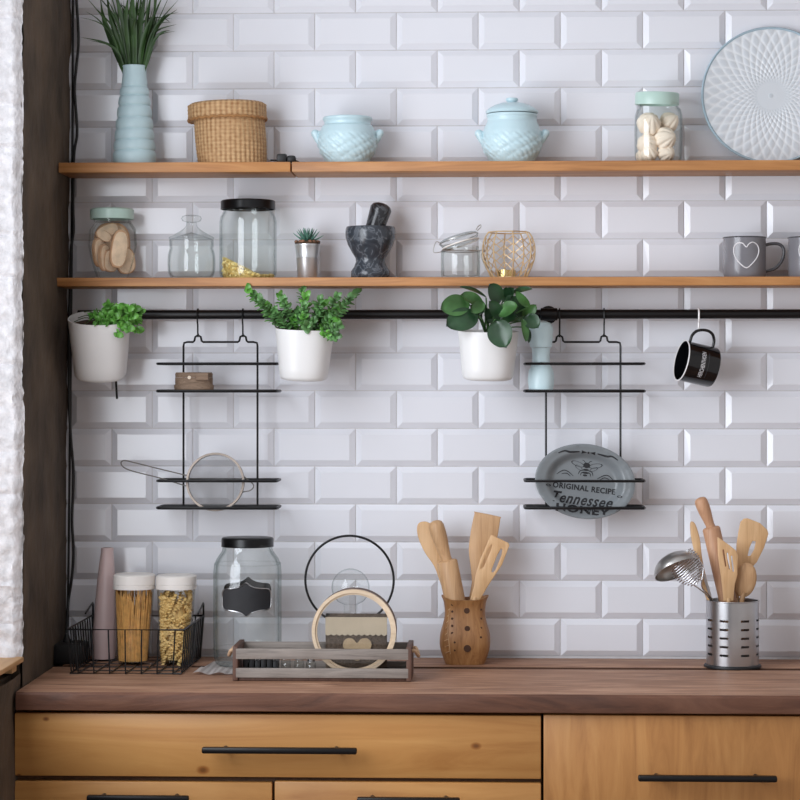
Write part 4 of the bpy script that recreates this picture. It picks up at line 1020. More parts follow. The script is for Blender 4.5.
def sprig(t, p0, p1, size, nl, mats, bow=.012):
    bm = BM(); p0, p1 = Vector(p0), Vector(p1); d = p1 - p0; mid = (p0 + p1) / 2 + Vector((0, 0, bow)) ; pts = cat([p0, mid, p1], 7)
    tube(bm, pts, [.0011 - .0005 * i / len(pts) for i in range(len(pts))], 5, mat=1)
    n = len(pts)
    for k in range(nl):
        f = .3 + .7 * (k / (nl - 1)) ** .8; i = min(n - 1, int(f * (n - 1))); p = pts[i]
        ax = (pts[min(i + 1, n - 1)] - pts[max(i - 1, 0)]).normalized(); a = 2.4 * k + random.uniform(-.4, .4)
        u = ax.orthogonal().normalized(); v = ax.cross(u); out = u * math.cos(a) + v * math.sin(a)
        spread = 1.0 if k < nl - 4 else .55
        dr = (out * spread + ax * (.45 if k < nl - 4 else .9)).normalized(); sz = size * random.uniform(.75, 1.15) * (.75 + .3 * f)
        leaf(bm, p, p + dr * sz, sz * .78, ax + Vector((0, -.4, .3)), cup=-.12, bend=.12, nt_=6, pw=.85, blunt=.55)
    obj('sprig', bm, [mats, 'stem'], t, 70)
# first pot
random.seed(21)
t, c, s, zt_ = hung_pot('potted_plant', 'white pot of bright green small leafed plant hanging at the left end of the rail', 99.5, 31, 25.5, 318, 379.5, 15, 1.5, -.142)
tips = [(138, 322), (136, 330), (131, 316), (140, 312), (127, 309), (120, 309), (113, 317), (112, 330), (117, 333), (106, 322), (98, 322), (121, 324), (127, 327), (133, 309), (104, 313), (126, 318), (114, 311), (94, 316), (109, 307)]
for k, (px, py) in enumerate(tips):
    b0 = W(random.uniform(94, 118), 326, -.135 + random.uniform(-.03, .02)); b0.z = zt_ - .022
    sprig(t, b0, W(px, py, -.165 + random.uniform(-.03, .03)), .0165, 15, 'leafb')
bm = BM()
for q in [(84, 312), (78, 318), (74, 322), (82, 327), (90, 318), (87, 323)]:
    p1 = W(*q, -.14); p0 = W(103, 325, -.14); p0.z = zt_ - .02; tube(bm, cat([p0, (p0 + p1) / 2 + Vector((0, -.01, .014)), p1], 5), .0009, 6)
obj('bare_stems', bm, 'stem', t)
bm = BM(); a = W(115.6, 372, -.075); b = W(117, 399, -.075)
tube(bm, [a, b], .0022, 8); tube(bm, cat([(a.x, YR - .012, zr - .004), (a.x, YR, zr + .0108), (a.x, YR + .0115, zr), (a.x, YR + .01, zr - .05), a], 5), .0016, 8)
top('hook', 'straight black hook tail showing below the white pot nearest the wall corner', 'hook', bm, 'black')
# second pot
t, c, s, zt_ = hung_pot('potted_plant', 'white pot of eucalyptus like sprigs hanging between the sieve rack and the mortar', 305, 29.5, 24, 328.5, 380, 5, 2, -.142)
tips = [(249, 291), (255, 296), (261, 301), (268, 306), (276, 312), (284, 301), (280, 297), (275, 318), (302, 291), (306, 298), (304, 306), (320, 300), (323, 305), (318, 314), (307, 326), (305, 317), (337, 297), (340, 306), (334, 311), (355, 293), (350, 298), (334, 320), (338, 326), (336, 336), (328, 334), (330, 318), (288, 316), (294, 320), (283, 324), (313, 322), (325, 322), (298, 312)]
for k, (px, py) in enumerate(tips):
    fx = 305 + (px - 305) * .45; b0 = W(max(283, min(327, fx)), 326, -.14 + random.uniform(-.02, .02)); b0.z = zt_ - .02
    low = py > 312
    yy = -.2 + random.uniform(-.01, .01) if py > 324 else -.15 + random.uniform(-.03, .03)
    sprig(t, b0, W(px, py, yy), .0148, 22 if not low else 16, 'leafm' if k % 3 else 'leafb', .006)
# third pot
t, c, s, zt_ = hung_pot('potted_plant', 'white pot with large dark oval leaves hanging beside the pale blue mill', 488.5, 30.5, 25.5, 331, 380, 4, 1, -.142)
LV = [((240, 150), (62, 178), 125, -.20, 'leafl', (.1, -1, .25)), ((292, 225), (97, 285), 138, -.205, 'leafd', (-.1, -1, .3)), ((325, 160), (187, 92), 85, -.19, 'leafl', (.15, -.9, .6)), ((330, 140), (250, 200), 66, -.20, 'leafl', (.3, -1, .1)),
      ((345, 110), (182, 45), 46, -.165, 'leafd', (0, -.6, .9)), ((425, 140), (362, 22), 98, -.185, 'leafd', (.35, -1, .2)), ((432, 240), (362, 128), 78, -.195, 'leafd', (.3, -1, .2)), ((425, 215), (545, 165), 105, -.20, 'leafl', (-.1, -.8, .6)),
      ((408, 250), (470, 420), 142, -.215, 'leafd', (-.25, -1, .2)), ((612, 165), (526, 66), 48, -.185, 'leafl', (-.5, -.8, .4)), ((500, 85), (630, 58), 48, -.15, 'leafd', (0, -.7, .7)), ((575, 228), (655, 150), 64, -.17, 'leafl', (.3, -.9, .2)),
      ((585, 225), (668, 298), 92, -.18, 'leafd', (.2, -1, .1)), ((568, 240), (588, 382), 48, -.19, 'leafl', (.5, -.9, 0)), ((598, 292), (606, 390), 32, -.175, 'leafd', (.4, -1, 0)), ((438, 232), (540, 225), 66, -.185, 'leafd', (0, -1, .3)),
      ((565, 240), (500, 95), 90, -.16, 'leafd', (.1, -1, .2)), ((362, 265), (343, 170), 50, -.175, 'leafd', (.5, -.9, .1)), ((480, 110), (470, 40), 60, -.155, 'leafd', (-.2, -1, .3))]
LV += [((430, 250), (330, 215), 80, -.165, 'leafd', (.2, -1, .2)), ((540, 250), (560, 120), 90, -.15, 'leafd', (.1, -1, .1)), ((300, 215), (280, 110), 90, -.155, 'leafd', (.1, -1, .3)), ((450, 130), (520, 50), 70, -.15, 'leafd', (-.2, -1, .2)), ((600, 250), (640, 200), 70, -.16, 'leafl', (.3, -1, .2))]
pq = lambda u, v, y: W(430 + u / 6.154, 280 + v / 6.154, y)
root = W(488, 329, -.145); root.z = zt_ - .02
for (b0, b1, w_, y, mt, nr) in LV:
    bm = BM(); pb_, pt_ = pq(*b0, y + .018), pq(*b1, y)
    leaf(bm, pb_, pt_, w_ / 6.154 * S(488, y) * 1.12, nr, cup=.12, bend=.08, nt_=14, pw=.95, blunt=.55)
    lf = obj('leaf', bm, mt, t, 70)
    bm = BM(); tube(bm, cat([root + Vector((random.uniform(-.012, .012), random.uniform(-.01, .01), 0)), (root * .5 + pb_ * .5) + Vector((0, -.004, .012)), pb_], 5), .0014, 6); obj('leaf_stem', bm, 'leafl', t)
# ================================================================== on the counter
random.seed(31)
# corner cable, a dark strip imitating the corner gap's shadow, the power block
def cable(pts, r, label, y=-.02):
    bm = BM(); tube(bm, cat([W(px, py, y if len(q) == 0 else q[0]) for px, py, *q in pts], 6), r, 8); top('cable', label, 'cable', bm, 'cable')
cable([(75, -30), (76.5, 0), (78.5, 40), (76, 70), (74.5, 90), (76.5, 118), (77, 135), (74, 155, -.016), (73, 200), (73.5, 230), (71, 250), (70.5, 277, -.012), (69, 330), (69, 400), (71, 440), (73.5, 475), (72, 520), (73.5, 552), (71.5, 580), (68.5, 600), (67, 620, -.06), (66.5, 640, -.09), (66.8, 645.5, -.105)], .0028, 'wavy black cable hanging down the corner to the black power block')
cable([(73.2, -30), (72.8, 60), (72.6, 120), (72, 200), (71.3, 300), (70.4, 400), (69.6, 470), (68.6, 560), (67.6, 640)], .0024, 'straight dark strip added for the shadowed gap in the corner behind the wavy cable', -.012)
yb0, yb1 = -.15, -.075
xa, xb = W(53.5, 655, yb0).x, W(82, 655, yb0).x; zt = W(70, 644.5, yb0).z
t = thing('power_block', 'black power block with sockets on the counter in the corner', 'power block', ((xa + xb) / 2, (yb0 + yb1) / 2, ZC))
bm = BM(); box(bm, xa, xb, yb0, yb1, ZC + .0005, zt, bev=.004); obj('body', bm, 'blackp', t)
bm = BM(); x = W(66.8, 645, -.105).x
lathe(bm, [(.0075, zt - .001), (.0075, zt + .004), (.005, zt + .012), (.003, zt + .016), (0, zt + .016)], (x, -.105), 20, cap=False); obj('plug', bm, 'blackp', t)
bm = BM(); lathe(bm, [(.012, zt - .001), (.012, zt + .0025), (.009, zt + .0025), (.009, zt + .001), (0, zt + .001)], (xb - .018, -.108), 24, cap=False); obj('socket', bm, 'black', t)
# wire basket
yf, yk = -.30, -.035
t = thing('wire_basket', 'low black wire basket on the counter holding pasta containers and pink bottle', 'basket', (W(125, 660, -.16).x, -.16, ZC))
f0, f1 = W(66.5, 629.5, yf), W(183.5, 629.5, yf); b0, b1 = W(72.5, 675, yf), W(179, 675, yf)
zt = f0.z; zb = ZC + .0022
k0, k1 = W(93, 620, yk), W(203.5, 620, yk); zp = W(203, 603, yk).z
kt = [Vector((f0.x + .0, yk, zt)), Vector((f1.x, yk, zt))]
xl0, xl1 = k0.x, k1.x
bm = BM()
tube(bm, [(f0.x, yf, zt), (f1.x, yf, zt), (xl1, yk, zt), (xl0, yk, zt)], .0019, 8, closed=True); obj('top_rim', bm, 'black', t)
ins = .006
B = [Vector((f0.x + ins, yf + ins, zb)), Vector((f1.x - ins, yf + ins, zb)), Vector((xl1 - ins, yk - ins, zb)), Vector((xl0 + ins, yk - ins, zb))]
bm = BM(); tube(bm, B, .0016, 8, closed=True); obj('bottom_rim', bm, 'black', t)
T_ = [Vector((f0.x, yf, zt)), Vector((f1.x, yf, zt)), Vector((xl1, yk, zt)), Vector((xl0, yk, zt))]
for i, (nm, n) in enumerate((('front_wires', 7), ('side_wires', 11), ('back_wires', 7), ('side_wires', 11))):
    bm = BM()
    for k in range(n):
        q = (k + .5) / n; a = T_[i].lerp(T_[(i + 1) % 4], q); b = B[i].lerp(B[(i + 1) % 4], q)
        tube(bm, [a, b], .0014, 6)
        if i == 0: c_ = B[3].lerp(B[2], q); tube(bm, [b, c_], .0014, 6)
    if i == 0:
        for k in range(1, 5):
            q = k / 5; tube(bm, [B[0].lerp(B[3], q) + Vector((0, 0, -.0008)), B[1].lerp(B[2], q) + Vector((0, 0, -.0008))], .0011, 6)
    obj(nm, bm, 'black', t)
for sgn, (e, inn) in ((1, (T_[2], B[2])), (-1, (T_[3], B[3]))):
    bm = BM(); top_ = Vector((e.x, yk, zp)); tube(bm, [Vector((inn.x, yk - ins, zb)), e, top_ + Vector((0, 0, -.003)), top_ + Vector((0, -.004, 0)), Vector((e.x - .008 * 0, yk - .085, zt + .012))], .0019, 8); obj('corner_post', bm, 'black', t)
ZB = zb + .0017
# pink bottle
y = -.075; c = W(103.5, 600, y); s = S(103.5, y)
pr = PP([(11.6, 657), (11.9, 650), (11.4, 630), (10.4, 605), (9, 580), (7.4, 562), (6.3, 552), (6.2, 548), (5.4, 547.6)], 103.5, y, ZB)
bm = BM(); lathe(bm, shell(pr, .003), (c.x + .0, c.y), 40, cap=False)
for v in bm.verts: v.co.x += (v.co.z - ZB) * .035
top('bottle_vase', 'tall narrow dusty pink bottle vase in the wire basket', 'vase', bm, 'pink', smooth=50)
# pasta containers
def container(cx, name, label, y, rt, rb, pyl0, pyl1, lean, fill):
    c = W(cx, 620, y); s = S(cx, y); t = thing(name, label, 'container', (c.x, c.y, ZB)); zz = lambda py: W(cx, py, y).z
    z0, z1 = ZB, zz(pyl1 + 1)
    def sh(vs):
        for v in vs: v.co.x += (v.co.z - ZB) * lean
    pr = [((rb - 1.6) * s, z0), (rb * s, z0 + .004)] + [((rb + (rt - rb) * k / 5) * s, z0 + .004 + (z1 - z0 - .004) * k / 5) for k in range(1, 6)]
    bm = BM(); lathe(bm, shell(pr, .0018), c, 56, sq=2.3, cap=False); sh(bm.verts); obj('body', bm, 'plasticclear', t, 50)
    za, zb_ = zz(pyl1 + .5), zz(pyl0 + 1.6)
    bm = BM(); lathe(bm, [(0, za + .006), ((rt - .4) * s, za + .006), ((rt - .3) * s, za), ((rt + 1) * s, za), ((rt + 1.1) * s, za + .0065), ((rt + .5) * s, za + .007), ((rt + .5) * s, za + .0085), ((rt + 1.1) * s, za + .009), ((rt + 1) * s, zb_ - .003), ((rt - .5) * s, zb_ - .0004), ((rt - 2) * s, zb_), ((rt - 4) * s, zb_ - .0012), (0, zb_ - .0012)], c, 64, sq=2.3, cap=False)
    sh(bm.verts); obj('lid', bm, 'lidw', t, 40)
    bm = BM(); tube(bm, [Vector((c.x + (rt * .42 * s) * math.cos(a) + (z1 - ZB) * lean, c.y - rt * s * .985 - .0004 + .004 * abs(math.cos(a)) ** 2 * 1.4, zz(pyl1 + 2) + rt * .42 * s * math.sin(a))) for a in [PI + PI * k / 14 for k in range(15)]], .0006, 5); obj('thumb_mark', bm, 'plasticclear', t)
    return c, s, zz, sh
c, s, zz, sh = container(133, 'pasta_container', 'clear container with white lid full of spaghetti in the wire basket', -.135, 19.6, 15.8, 572, 588, .016, 0)
bm = BM(); rr = 16 * s; random.seed(7)
lathe(bm, [(0, ZB + .004), (rr * .8, ZB + .004), (rr * .9, ZB + .09), (0, ZB + .092)], c, 32, cap=False)
for k in range(300):
    a = random.uniform(0, 2 * PI); q = math.sqrt(random.random()); 
    if k < 190: q = random.uniform(.88, 1)
    h = random.uniform(.118, .15) if k % 3 else random.uniform(.09, .13); r0 = rr * .88 * q; r1 = rr * 1.13 * q
    z0 = ZB + .0035; a2 = a + random.uniform(-.18, .18)
    p0 = Vector((c.x + r0 * math.cos(a), c.y + r0 * math.sin(a), z0)); p1 = Vector((c.x + r1 * math.cos(a2), c.y + r1 * math.sin(a2), z0 + h))
    tube(bm, [p0, p1], .00095, 5)
sh(bm.verts); top('spaghetti', 'dry spaghetti standing upright in the left hand pasta container', 'pasta', bm, 'spag', smooth=60, kind='stuff')
c, s, zz, sh = container(175, 'pasta_container', 'clear container with white lid full of fusilli in the wire basket', -.135, 19, 15.2, 573, 588, .016, 0)
bm = BM(); lathe(bm, [(0, ZB + .006), (.018, ZB + .006), (.021, ZB + .115), (0, ZB + .118)], c, 32, cap=False)
for k in range(240):
    a = random.uniform(0, 2 * PI); z = ZB + .006 + .126 * random.random() ** .95; q = 1 if k < 200 else random.uniform(.2, .8)
    f = (z - ZB) / .15; rmax = (14.6 + 2.8 * f) * s - .0050; r_ = rmax * q
    p = Vector((c.x + r_ * math.cos(a), c.y + r_ * math.sin(a), z)); tang = Vector((-math.sin(a), math.cos(a), 0)); tilt = random.gauss(.9, .45)
    d = (tang * math.cos(tilt) + Vector((0, 0, 1)) * math.sin(tilt)); out = Vector((math.cos(a), math.sin(a), 0)); w_ = d.cross(out)
    ln = random.uniform(.02, .027); n = 15; rows = []
    for i in range(n):
        u = (i / (n - 1) - .5) * ln; th = i * .85
        e1 = out * math.cos(th) + w_ * math.sin(th); e2 = out * -math.sin(th) + w_ * math.cos(th)
        rows.append([bm.verts.new(p + d * u + e1 * .0046), bm.verts.new(p + d * u + e2 * .0017), bm.verts.new(p + d * u - e1 * .0046), bm.verts.new(p + d * u - e2 * .0017)])
    grid_faces(bm, rows, True)
sh(bm.verts); top('fusilli', 'dry fusilli pieces packed in the right hand pasta container', 'pasta', bm, 'fus', smooth=60, kind='stuff')
# checked cloth
bm = BM(); rows = []
P00, P10, P01, P11 = W(192.5, 676, -.30), W(236, 678.5, -.30), W(212, 661.5, -.12), W(262, 661, -.12)
for i in range(25):
    v = i / 24; row = []
    for j in range(25):
        u = j / 24; p = (P00.lerp(P10, u)).lerp(P01.lerp(P11, u), v); p.y = -.30 + .20 * v + .005 * math.sin(u * 9)
        p.z = ZC + .0018 + .0022 * (1 + math.sin(u * 13 + v * 5)) * (1 if v < .45 else .12) * (.3 + .7 * (u < .75))
        row.append(bm.verts.new(p))
    rows.append(row)
grid_faces(bm, rows, False); bmesh.ops.solidify(bm, geom=bm.faces[:], thickness=.0016)
top('cloth', 'folded pale checked cloth on the counter under the tall glass jar', 'cloth', bm, 'cloth', smooth=60)
# tall glass jar
y = -.165; cx = 247.5; c = W(cx, 600, y); s = S(cx, y); zz = lambda py: W(cx, py, y).z; z0 = ZC + .0052
t = thing('storage_jar', 'tall ridged glass jar with black lid and black plaque on the counter', 'jar', (c.x, c.y, z0))
pr = [(29 * s, z0), (31.5 * s, z0 + .004), (33 * s, z0 + .014), (33.6 * s, zz(640)), (33.6 * s, zz(572)), (33 * s, zz(565)), (30.5 * s, zz(558.5)), (27 * s, zz(553.5)), (25 * s, zz(550.5)), (24.6 * s, zz(548.5)), (24.6 * s, zz(544))]
bm = BM(); lathe(bm, shell(pr, .004, .008), c, 80, sq=2.5, cap=False); obj('body', bm, 'glassg', t, 50)
bm = BM(); pts = ring(28.5 * s, 0)
for py, rr_ in ((648, 33.6), (563.5, 32.6)):
    pts = []
    for k in range(80):
        a = 2 * PI * k / 80; kk = rr_ * s / (abs(math.cos(a)) ** 2.5 + abs(math.sin(a)) ** 2.5) ** .4; pts.append((c.x + kk * math.cos(a), c.y + kk * math.sin(a), zz(py)))
    tube(bm, pts, .0011, 6, closed=True)
obj('glass_ridge_and_glint', bm, 'glassg', t, 60)
screw_lid(c, s, 26, zz(546.5), zz(537.3), 'blacklid', t)
def plaque(dx, dy, yy, k=1.0, line=True):
    O = [(223.5, 592), (226, 588.5), (232, 588), (238, 587), (243, 585), (247, 582), (251, 585), (256, 587), (262, 588), (268, 588.5), (270.5, 592), (270.8, 600), (270.5, 606), (268, 609), (262, 609.5), (256, 610.5), (251, 612.5), (247, 615.2), (243, 612.5), (238, 610.5), (232, 609.5), (226, 609), (223.5, 606), (223.2, 600)]
    o3 = [W(247 + (a - 247) * k + dx, 599 + (b - 599) * k + dy, yy) for a, b in cat([(a, b, 0) for a, b in O], 3, True) for a, b in [(a, b)]] if False else [W(247 + (p.x - 247) * k + dx, 599 + (p.y - 599) * k + dy, yy) for p in cat([(a, b, 0) for a, b in O], 3, True)]
    return o3
rj = 33.6 * s
def wrap(vs, sgn=-1, off=.0012):
    for v in vs:
        u = min(.98, abs(v.co.x - c.x) / rj); v.co.y = c.y + sgn * (rj * (1 - u ** 2.5) ** .4 + off) + (v.co.y)
for nm, mt, dx, dy, sgn in (('plaque', 'ink', 2.6, -2.2, -1), ('rear_plaque', 'ink', -2, -2.6, 1)):
    o3 = plaque(dx, dy, y)
    bm = BM(); mid = sum(o3, Vector()) / len(o3)
    rows = [[bm.verts.new(Vector((p.x, 0, p.z)) * 1) for p in o3]]
    for q in (.75, .5, .25): rows.append([bm.verts.new((mid.x + (p.x - mid.x) * q, 0, mid.z + (p.z - mid.z) * q)) for p in o3])
    v = bm.verts.new((mid.x, 0, mid.z)); rows.append([v] * len(o3)); grid_faces(bm, rows, True)
    wrap(bm.verts, sgn, .0012 if sgn < 0 else -.0055); pl = obj(nm, bm, mt, t, 60)
    if sgn < 0:
        bm = BM(); pp = []
        for p in o3:
            u = min(.98, abs(p.x - c.x) / rj); pp.append((p.x, c.y - (rj * (1 - u ** 2.5) ** .4 + .0012), p.z))
        tube(bm, pp, .0013, 6, closed=True); obj('plaque_edge', bm, 'steel', pl, 60)
# ring stand with glass globe
y = -.14; cx = 349.5; c = W(cx, 580, y); s = S(cx, y); r = 44.2 * s; cz = c.z
t = thing('ring_stand', 'thin black metal ring stand rising behind the round wooden hoop', 'stand', (c.x, c.y, ZC))
bm = BM(); tube(bm, [(c.x + r * math.cos(a), c.y, cz + r * math.sin(a)) for a in [2 * PI * k / 72 for k in range(72)]], .0023, 8, closed=True); obj('ring', bm, 'black', t, 60)
bm = BM(); tube(bm, [(c.x, c.y, cz - r), (c.x, c.y, ZC + .008)], .003, 10); obj('post', bm, 'black', t)
bm = BM(); lathe(bm, [(0, ZC + .0005), (.04, ZC + .0005), (.041, ZC + .003), (.04, ZC + .008), (0, ZC + .0085)], c, 40, cap=False); obj('foot', bm, 'black', t)
bm = BM(); zc0 = cz - r; lathe(bm, [(0, zc0 + .0022), (.018, zc0 + .0022), (.018, zc0 + .006), (0, zc0 + .006)], c, 32, cap=False); obj('cup', bm, 'black', t)
y2 = c.y; zg = W(350.5, 587.5, y).z; rg = 19 * s
bm = BM(); pr = [(.0005, zc0 + .0065), (.012, zc0 + .0065), (.0125, zc0 + .012), (.013, zg - rg * .9)] + [(rg * math.cos(a), zg + rg * math.sin(a)) for a in [-.85 + (PI / 2 + .85) * k / 14 for k in range(15)]]
pr[-1] = (.0003, pr[-1][1])
lathe(bm, pr, (c.x + .002, c.y), 48, cap=False); top('glass_globe', 'clear glass globe sitting inside the black metal ring', 'globe', bm, 'glass', smooth=60)
# slatted crate
yf, yk = -.382, -.262
a, b = W(232.5, 665, yf), W(411.5, 665, yf); x0, x1 = a.x, b.x
t = thing('slatted_crate', 'long low grey slatted wooden crate with rope handles on the counter', 'crate', ((x0 + x1) / 2, (yf + yk) / 2, ZC))
zF = lambda py: W(320, py, yf).z
for (p0, p1) in ((649, 659.5), (668.5, 678)):
    for yy in (yf, yk - .007):
        bm = BM(); box(bm, x0 + .006, x1 - .006, yy, yy + .006, zF(p1), zF(p0), bev=.0008); obj('slat', bm, 'greywood', t)
for xx in (x0, x1 - .0095):
    bm = BM(); box(bm, xx, xx + .0095, yf + .0005, yk - .0005, ZC + .001, zF(647), bev=.001); e = obj('end_board', bm, 'brownwood', t)
    sg = -1 if xx == x0 else 1; xe = xx if sg < 0 else xx + .0095; ym_ = (yf + yk) / 2 - .012; zh = zF(652)
    bm = BM(); tube(bm, cat([(xe - sg * .0005, ym_ - .022, zh), (xe + sg * .006, ym_ - .022, zh - .001), (xe + sg * .011, ym_ - .008, zh - .011), (xe + sg * .011, ym_ + .012, zh - .011), (xe + sg * .006, ym_ + .028, zh - .001), (xe - sg * .0005, ym_ + .028, zh)], 5), .0032, 8); obj('rope_handle', bm, 'rope', e)
bm = BM(); box(bm, x0 + .0098, x1 - .0098, yf + .0064, yk - .0074, ZC + .0005, ZC + .0085, bev=.001); obj('base_board', bm, 'brownwood', t)
ZCR = ZC + .009
# contents of the crate
random.seed(3)
for k, px in enumerate((246, 252, 258, 264, 270, 276)):
    x = W(px, 660, -.335).x; lab = 'thin black peg standing in the left part of the slatted crate'
    p = thing('peg', lab, 'peg', (x, -.335, ZCR), 'black pegs in the crate')
    bm = BM(); h = .028 + .004 * math.sin(k * 2.1); box(bm, x - .0048, x + .0048, -.345, -.318, ZCR + .0002, ZCR + h, bev=.0012); obj('body', bm, 'blackp', p)
for px, h, lab in ((286, .036, 'silver topped small glass vial nearest the black pegs in the crate'), (299, .033, 'silver topped small glass vial in the middle of the crate'), (311, .030, 'silver topped small glass vial close to the wooden hoop in the crate')):
    x = W(px, 660, -.33).x; v = thing('glass_vial', lab, 'vial', (x, -.33, ZCR), 'vials in the crate')
    bm = BM(); lathe(bm, shell([(.0085, ZCR + .0002), (.009, ZCR + .002), (.009, ZCR + h - .011), (.006, ZCR + h - .007)], .001), (x, -.33), 24, cap=False); obj('body', bm, 'glassg', v, 50)
    bm = BM(); lathe(bm, [(0, ZCR + h - .008), (.0068, ZCR + h - .008), (.0068, ZCR + h), (0, ZCR + h)], (x, -.33), 24, cap=False); obj('cap', bm, 'steel', v)
# wooden hoop with pane
y = -.345; cx = 353.8; s = S(cx, y); r = 42.2 * s; c = W(cx, 629.5, y); c.z = ZCR + r + .0004
t = thing('wooden_hoop', 'round pale bentwood hoop with a clear pane standing in the slatted crate', 'hoop', (c.x, c.y, ZCR))
Mh = Matrix.Translation(c) @ Matrix.Rotation(PI / 2, 4, 'X')
def tor(r0, r1, ya, yb_, mat, nm, par, k=96):
    bm = BM(); lathe(bm, [(r0, -yb_), (r1, -yb_), (r1, -ya), (r0, -ya), (r0, -yb_)], (0, 0), k, cap=False, Mx=Mh); return obj(nm, bm, mat, par, 30)
tor(r - .0062, r, 0, .012, 'hoop', 'rim', t); tor(r - .0098, r - .0063, .003, .011, 'hoop', 'inner_rim', t)
tor(r - .002, r - .0003, .0125, .05, 'brownwood', 'back_rim', t)
bm = BM(); lathe(bm, [(0, -.0075), (r - .0099, -.0075), (r - .0099, -.006), (0, -.006)], (0, 0), 72, cap=False, Mx=Mh); obj('pane', bm, 'film', t, 0)
# burlap pouch
yp = y + .016; px0, px1, py0, py1 = 325.5, 387, 613.5, 668
p0, p1 = W(px0, py0, yp), W(px1, py1, yp); pc_ = (p0 + p1) / 2
t = thing('burlap_pouch', 'small grey burlap pouch with cream lace and heart behind the hoop pane', 'pouch', (pc_.x, yp, p1.z))
bm = BM(); rows = []
zbp = ZCR + .006
for i in range(13):
    v = i / 12; rows.append([bm.verts.new((p0.x + (p1.x - p0.x) * u / 12, yp + (.003 if (u in (0, 12) or i in (0, 12)) else 0) - .002 * math.sin(PI * v) * math.sin(PI * u / 12), zbp + (p0.z - zbp) * v)) for u in range(13)])
grid_faces(bm, rows, False); bmesh.ops.solidify(bm, geom=bm.faces[:], thickness=.006); obj('body', bm, 'burlap', t, 60)
bm = BM(); za, zb_ = W(cx, 617, yp).z, W(cx, 634, yp).z; n = 44
up_ = [(p0.x + (p1.x - p0.x) * k / n, yp - .0034, za) for k in range(n + 1)]; lo_ = [(p0.x + (p1.x - p0.x) * k / n, yp - .0034, zb_ - .0028 * abs(math.sin(PI * k / n * 11))) for k in range(n + 1)]
flat(bm, up_ + lo_[::-1], .001); obj('lace_band', bm, 'lace', t, 0)
bm = BM(); hp = [(357, 643), (353, 639), (347, 638.5), (343.5, 642), (343.5, 647.5), (348, 654), (357, 661), (366, 654), (371, 647.5), (371, 642), (367, 638.5), (361, 639)]
flat(bm, cat([W(q[0], q[1], yp - .0042) for q in hp], 4, True), .0012); obj('heart_patch', bm, 'heart', t, 0)
# ---- carved wooden utensil holder
y = -.095; cx = 465; c = W(cx, 630, y); s = S(cx, y); zz = lambda py: W(cx, py, y).z
t = thing('utensil_holder', 'carved brown wooden utensil holder with flared corners on the counter', 'utensil holder', (c.x, c.y, ZC))
pr = [(19.6, 663), (22.2, 656), (24.6, 648), (25.4, 641), (24.6, 633), (22.4, 625), (20.6, 617), (20.2, 610), (21.2, 603), (23.6, 597.5)]
P0 = [(r_ * s, zz(py)) for r_, py in pr]; P0[0] = (P0[0][0], ZC + .0006)
P1 = [(p.x, p.z) for p in cat([(r_, 0, z) for r_, z in P0], 3)]
def cornerlift(vs):
    for v in vs:
        if v.co.z > zz(604): v.co.z += .006 * max(0, abs(v.co.x - c.x) / (23.6 * s) - .55) / .45 - .002
bm = BM(); lathe(bm, shell(P1, .006), c, 80, sq=3.4, yscale=.85, cap=False); cornerlift(bm.verts); obj('body', bm, 'olive', t, 45)
def sfront(px, py, off=.0):
    z = zz(py)
    rr_ = min(((abs(zz_ - z), r_) for r_, zz_ in P1))[1]; u = min(.97, abs((px - cx) * s) / rr_)
    return Vector((c.x + (px - cx) * s, c.y - .85 * rr_ * (1 - u ** 3.4) ** (1 / 3.4) - off, z))
bm = BM()
for px, py, rd in [(467, 609, 2.9), (467.5, 626.5, 2.7), (467.5, 646, 3.6)] + [(452.5, 603 + 7 * k, 1.2) for k in range(5)] + [(481, 608 + 9 * k, 1.1) for k in range(4)] + [(455, 640 + 8 * k, 1) for k in range(2)]:
    bm = BM(); p = sfront(px, py); lathe(bm, [(0, -.0006), (rd * s, -.0006), (rd * s, .003), (0, .003)], (0, 0), 16, cap=False, Mx=Matrix.Translation(p) @ Matrix.Rotation(-PI / 2, 4, 'X')); obj('hole', bm, 'hole_seamshade', t, 0)
bm = BM()
for k in range(8):
    a, b = sfront(449.5 - .9 * math.sin(k * .5) * 2 + (1 if k < 3 else 0), 607 + 6 * k, .0006), sfront(444.5 + 1.5 * abs(k - 5) * .5, 609 + 6 * k, .0006); tube(bm, [a, b], .0009, 6)
tube(bm, [sfront(450 - 1.8 * math.sin(k * .45), 607 + 5.6 * k, .0004) for k in range(9)], .0007, 6)
obj('stitch_carving', bm, 'beech', t, 60)
ZIN = ZC + .0075
def tool(name, label, cat_, mat, outline, y, thick, holes=(), handle=None, hr=None, lean=0, smoothk=3, group=None):
    """flat wooden tool: head outlined at depth y, handle goes down into its holder"""
    o = cat([W(px, py, y) for px, py in outline], smoothk, True) if smoothk else [W(px, py, y) for px, py in outline]
    bm = BM(); vs = flat(bm, o, thick, [[W(px, py, y) for px, py in h] for h in holes])
    b0 = bmesh.ops.bevel(bm, geom=[e for e in bm.edges if len(e.link_faces) == 2 and e.calc_face_angle(0) > .9], offset=thick * .22, segments=2, affect='EDGES', profile=.5, clamp_overlap=True)
    if handle:
        tube(bm, cat([Vector((q[0], y + thick * .5, q[1])) if not isinstance(q, Vector) else q for q in handle], 4), hr, 12)
    if lean:
        zmin = min(v.co.z for v in bm.verts)
        for v in bm.verts: v.co.y += (v.co.z - zmin) * lean
    return top(name, label, cat_, bm, mat, group, 45)
hx = lambda px, py, yy: (W(px, py, yy).x, W(px, py, yy).z)
def hin(px, yy): return (W(px, 640, yy).x, ZIN + .006)
yy = -.08
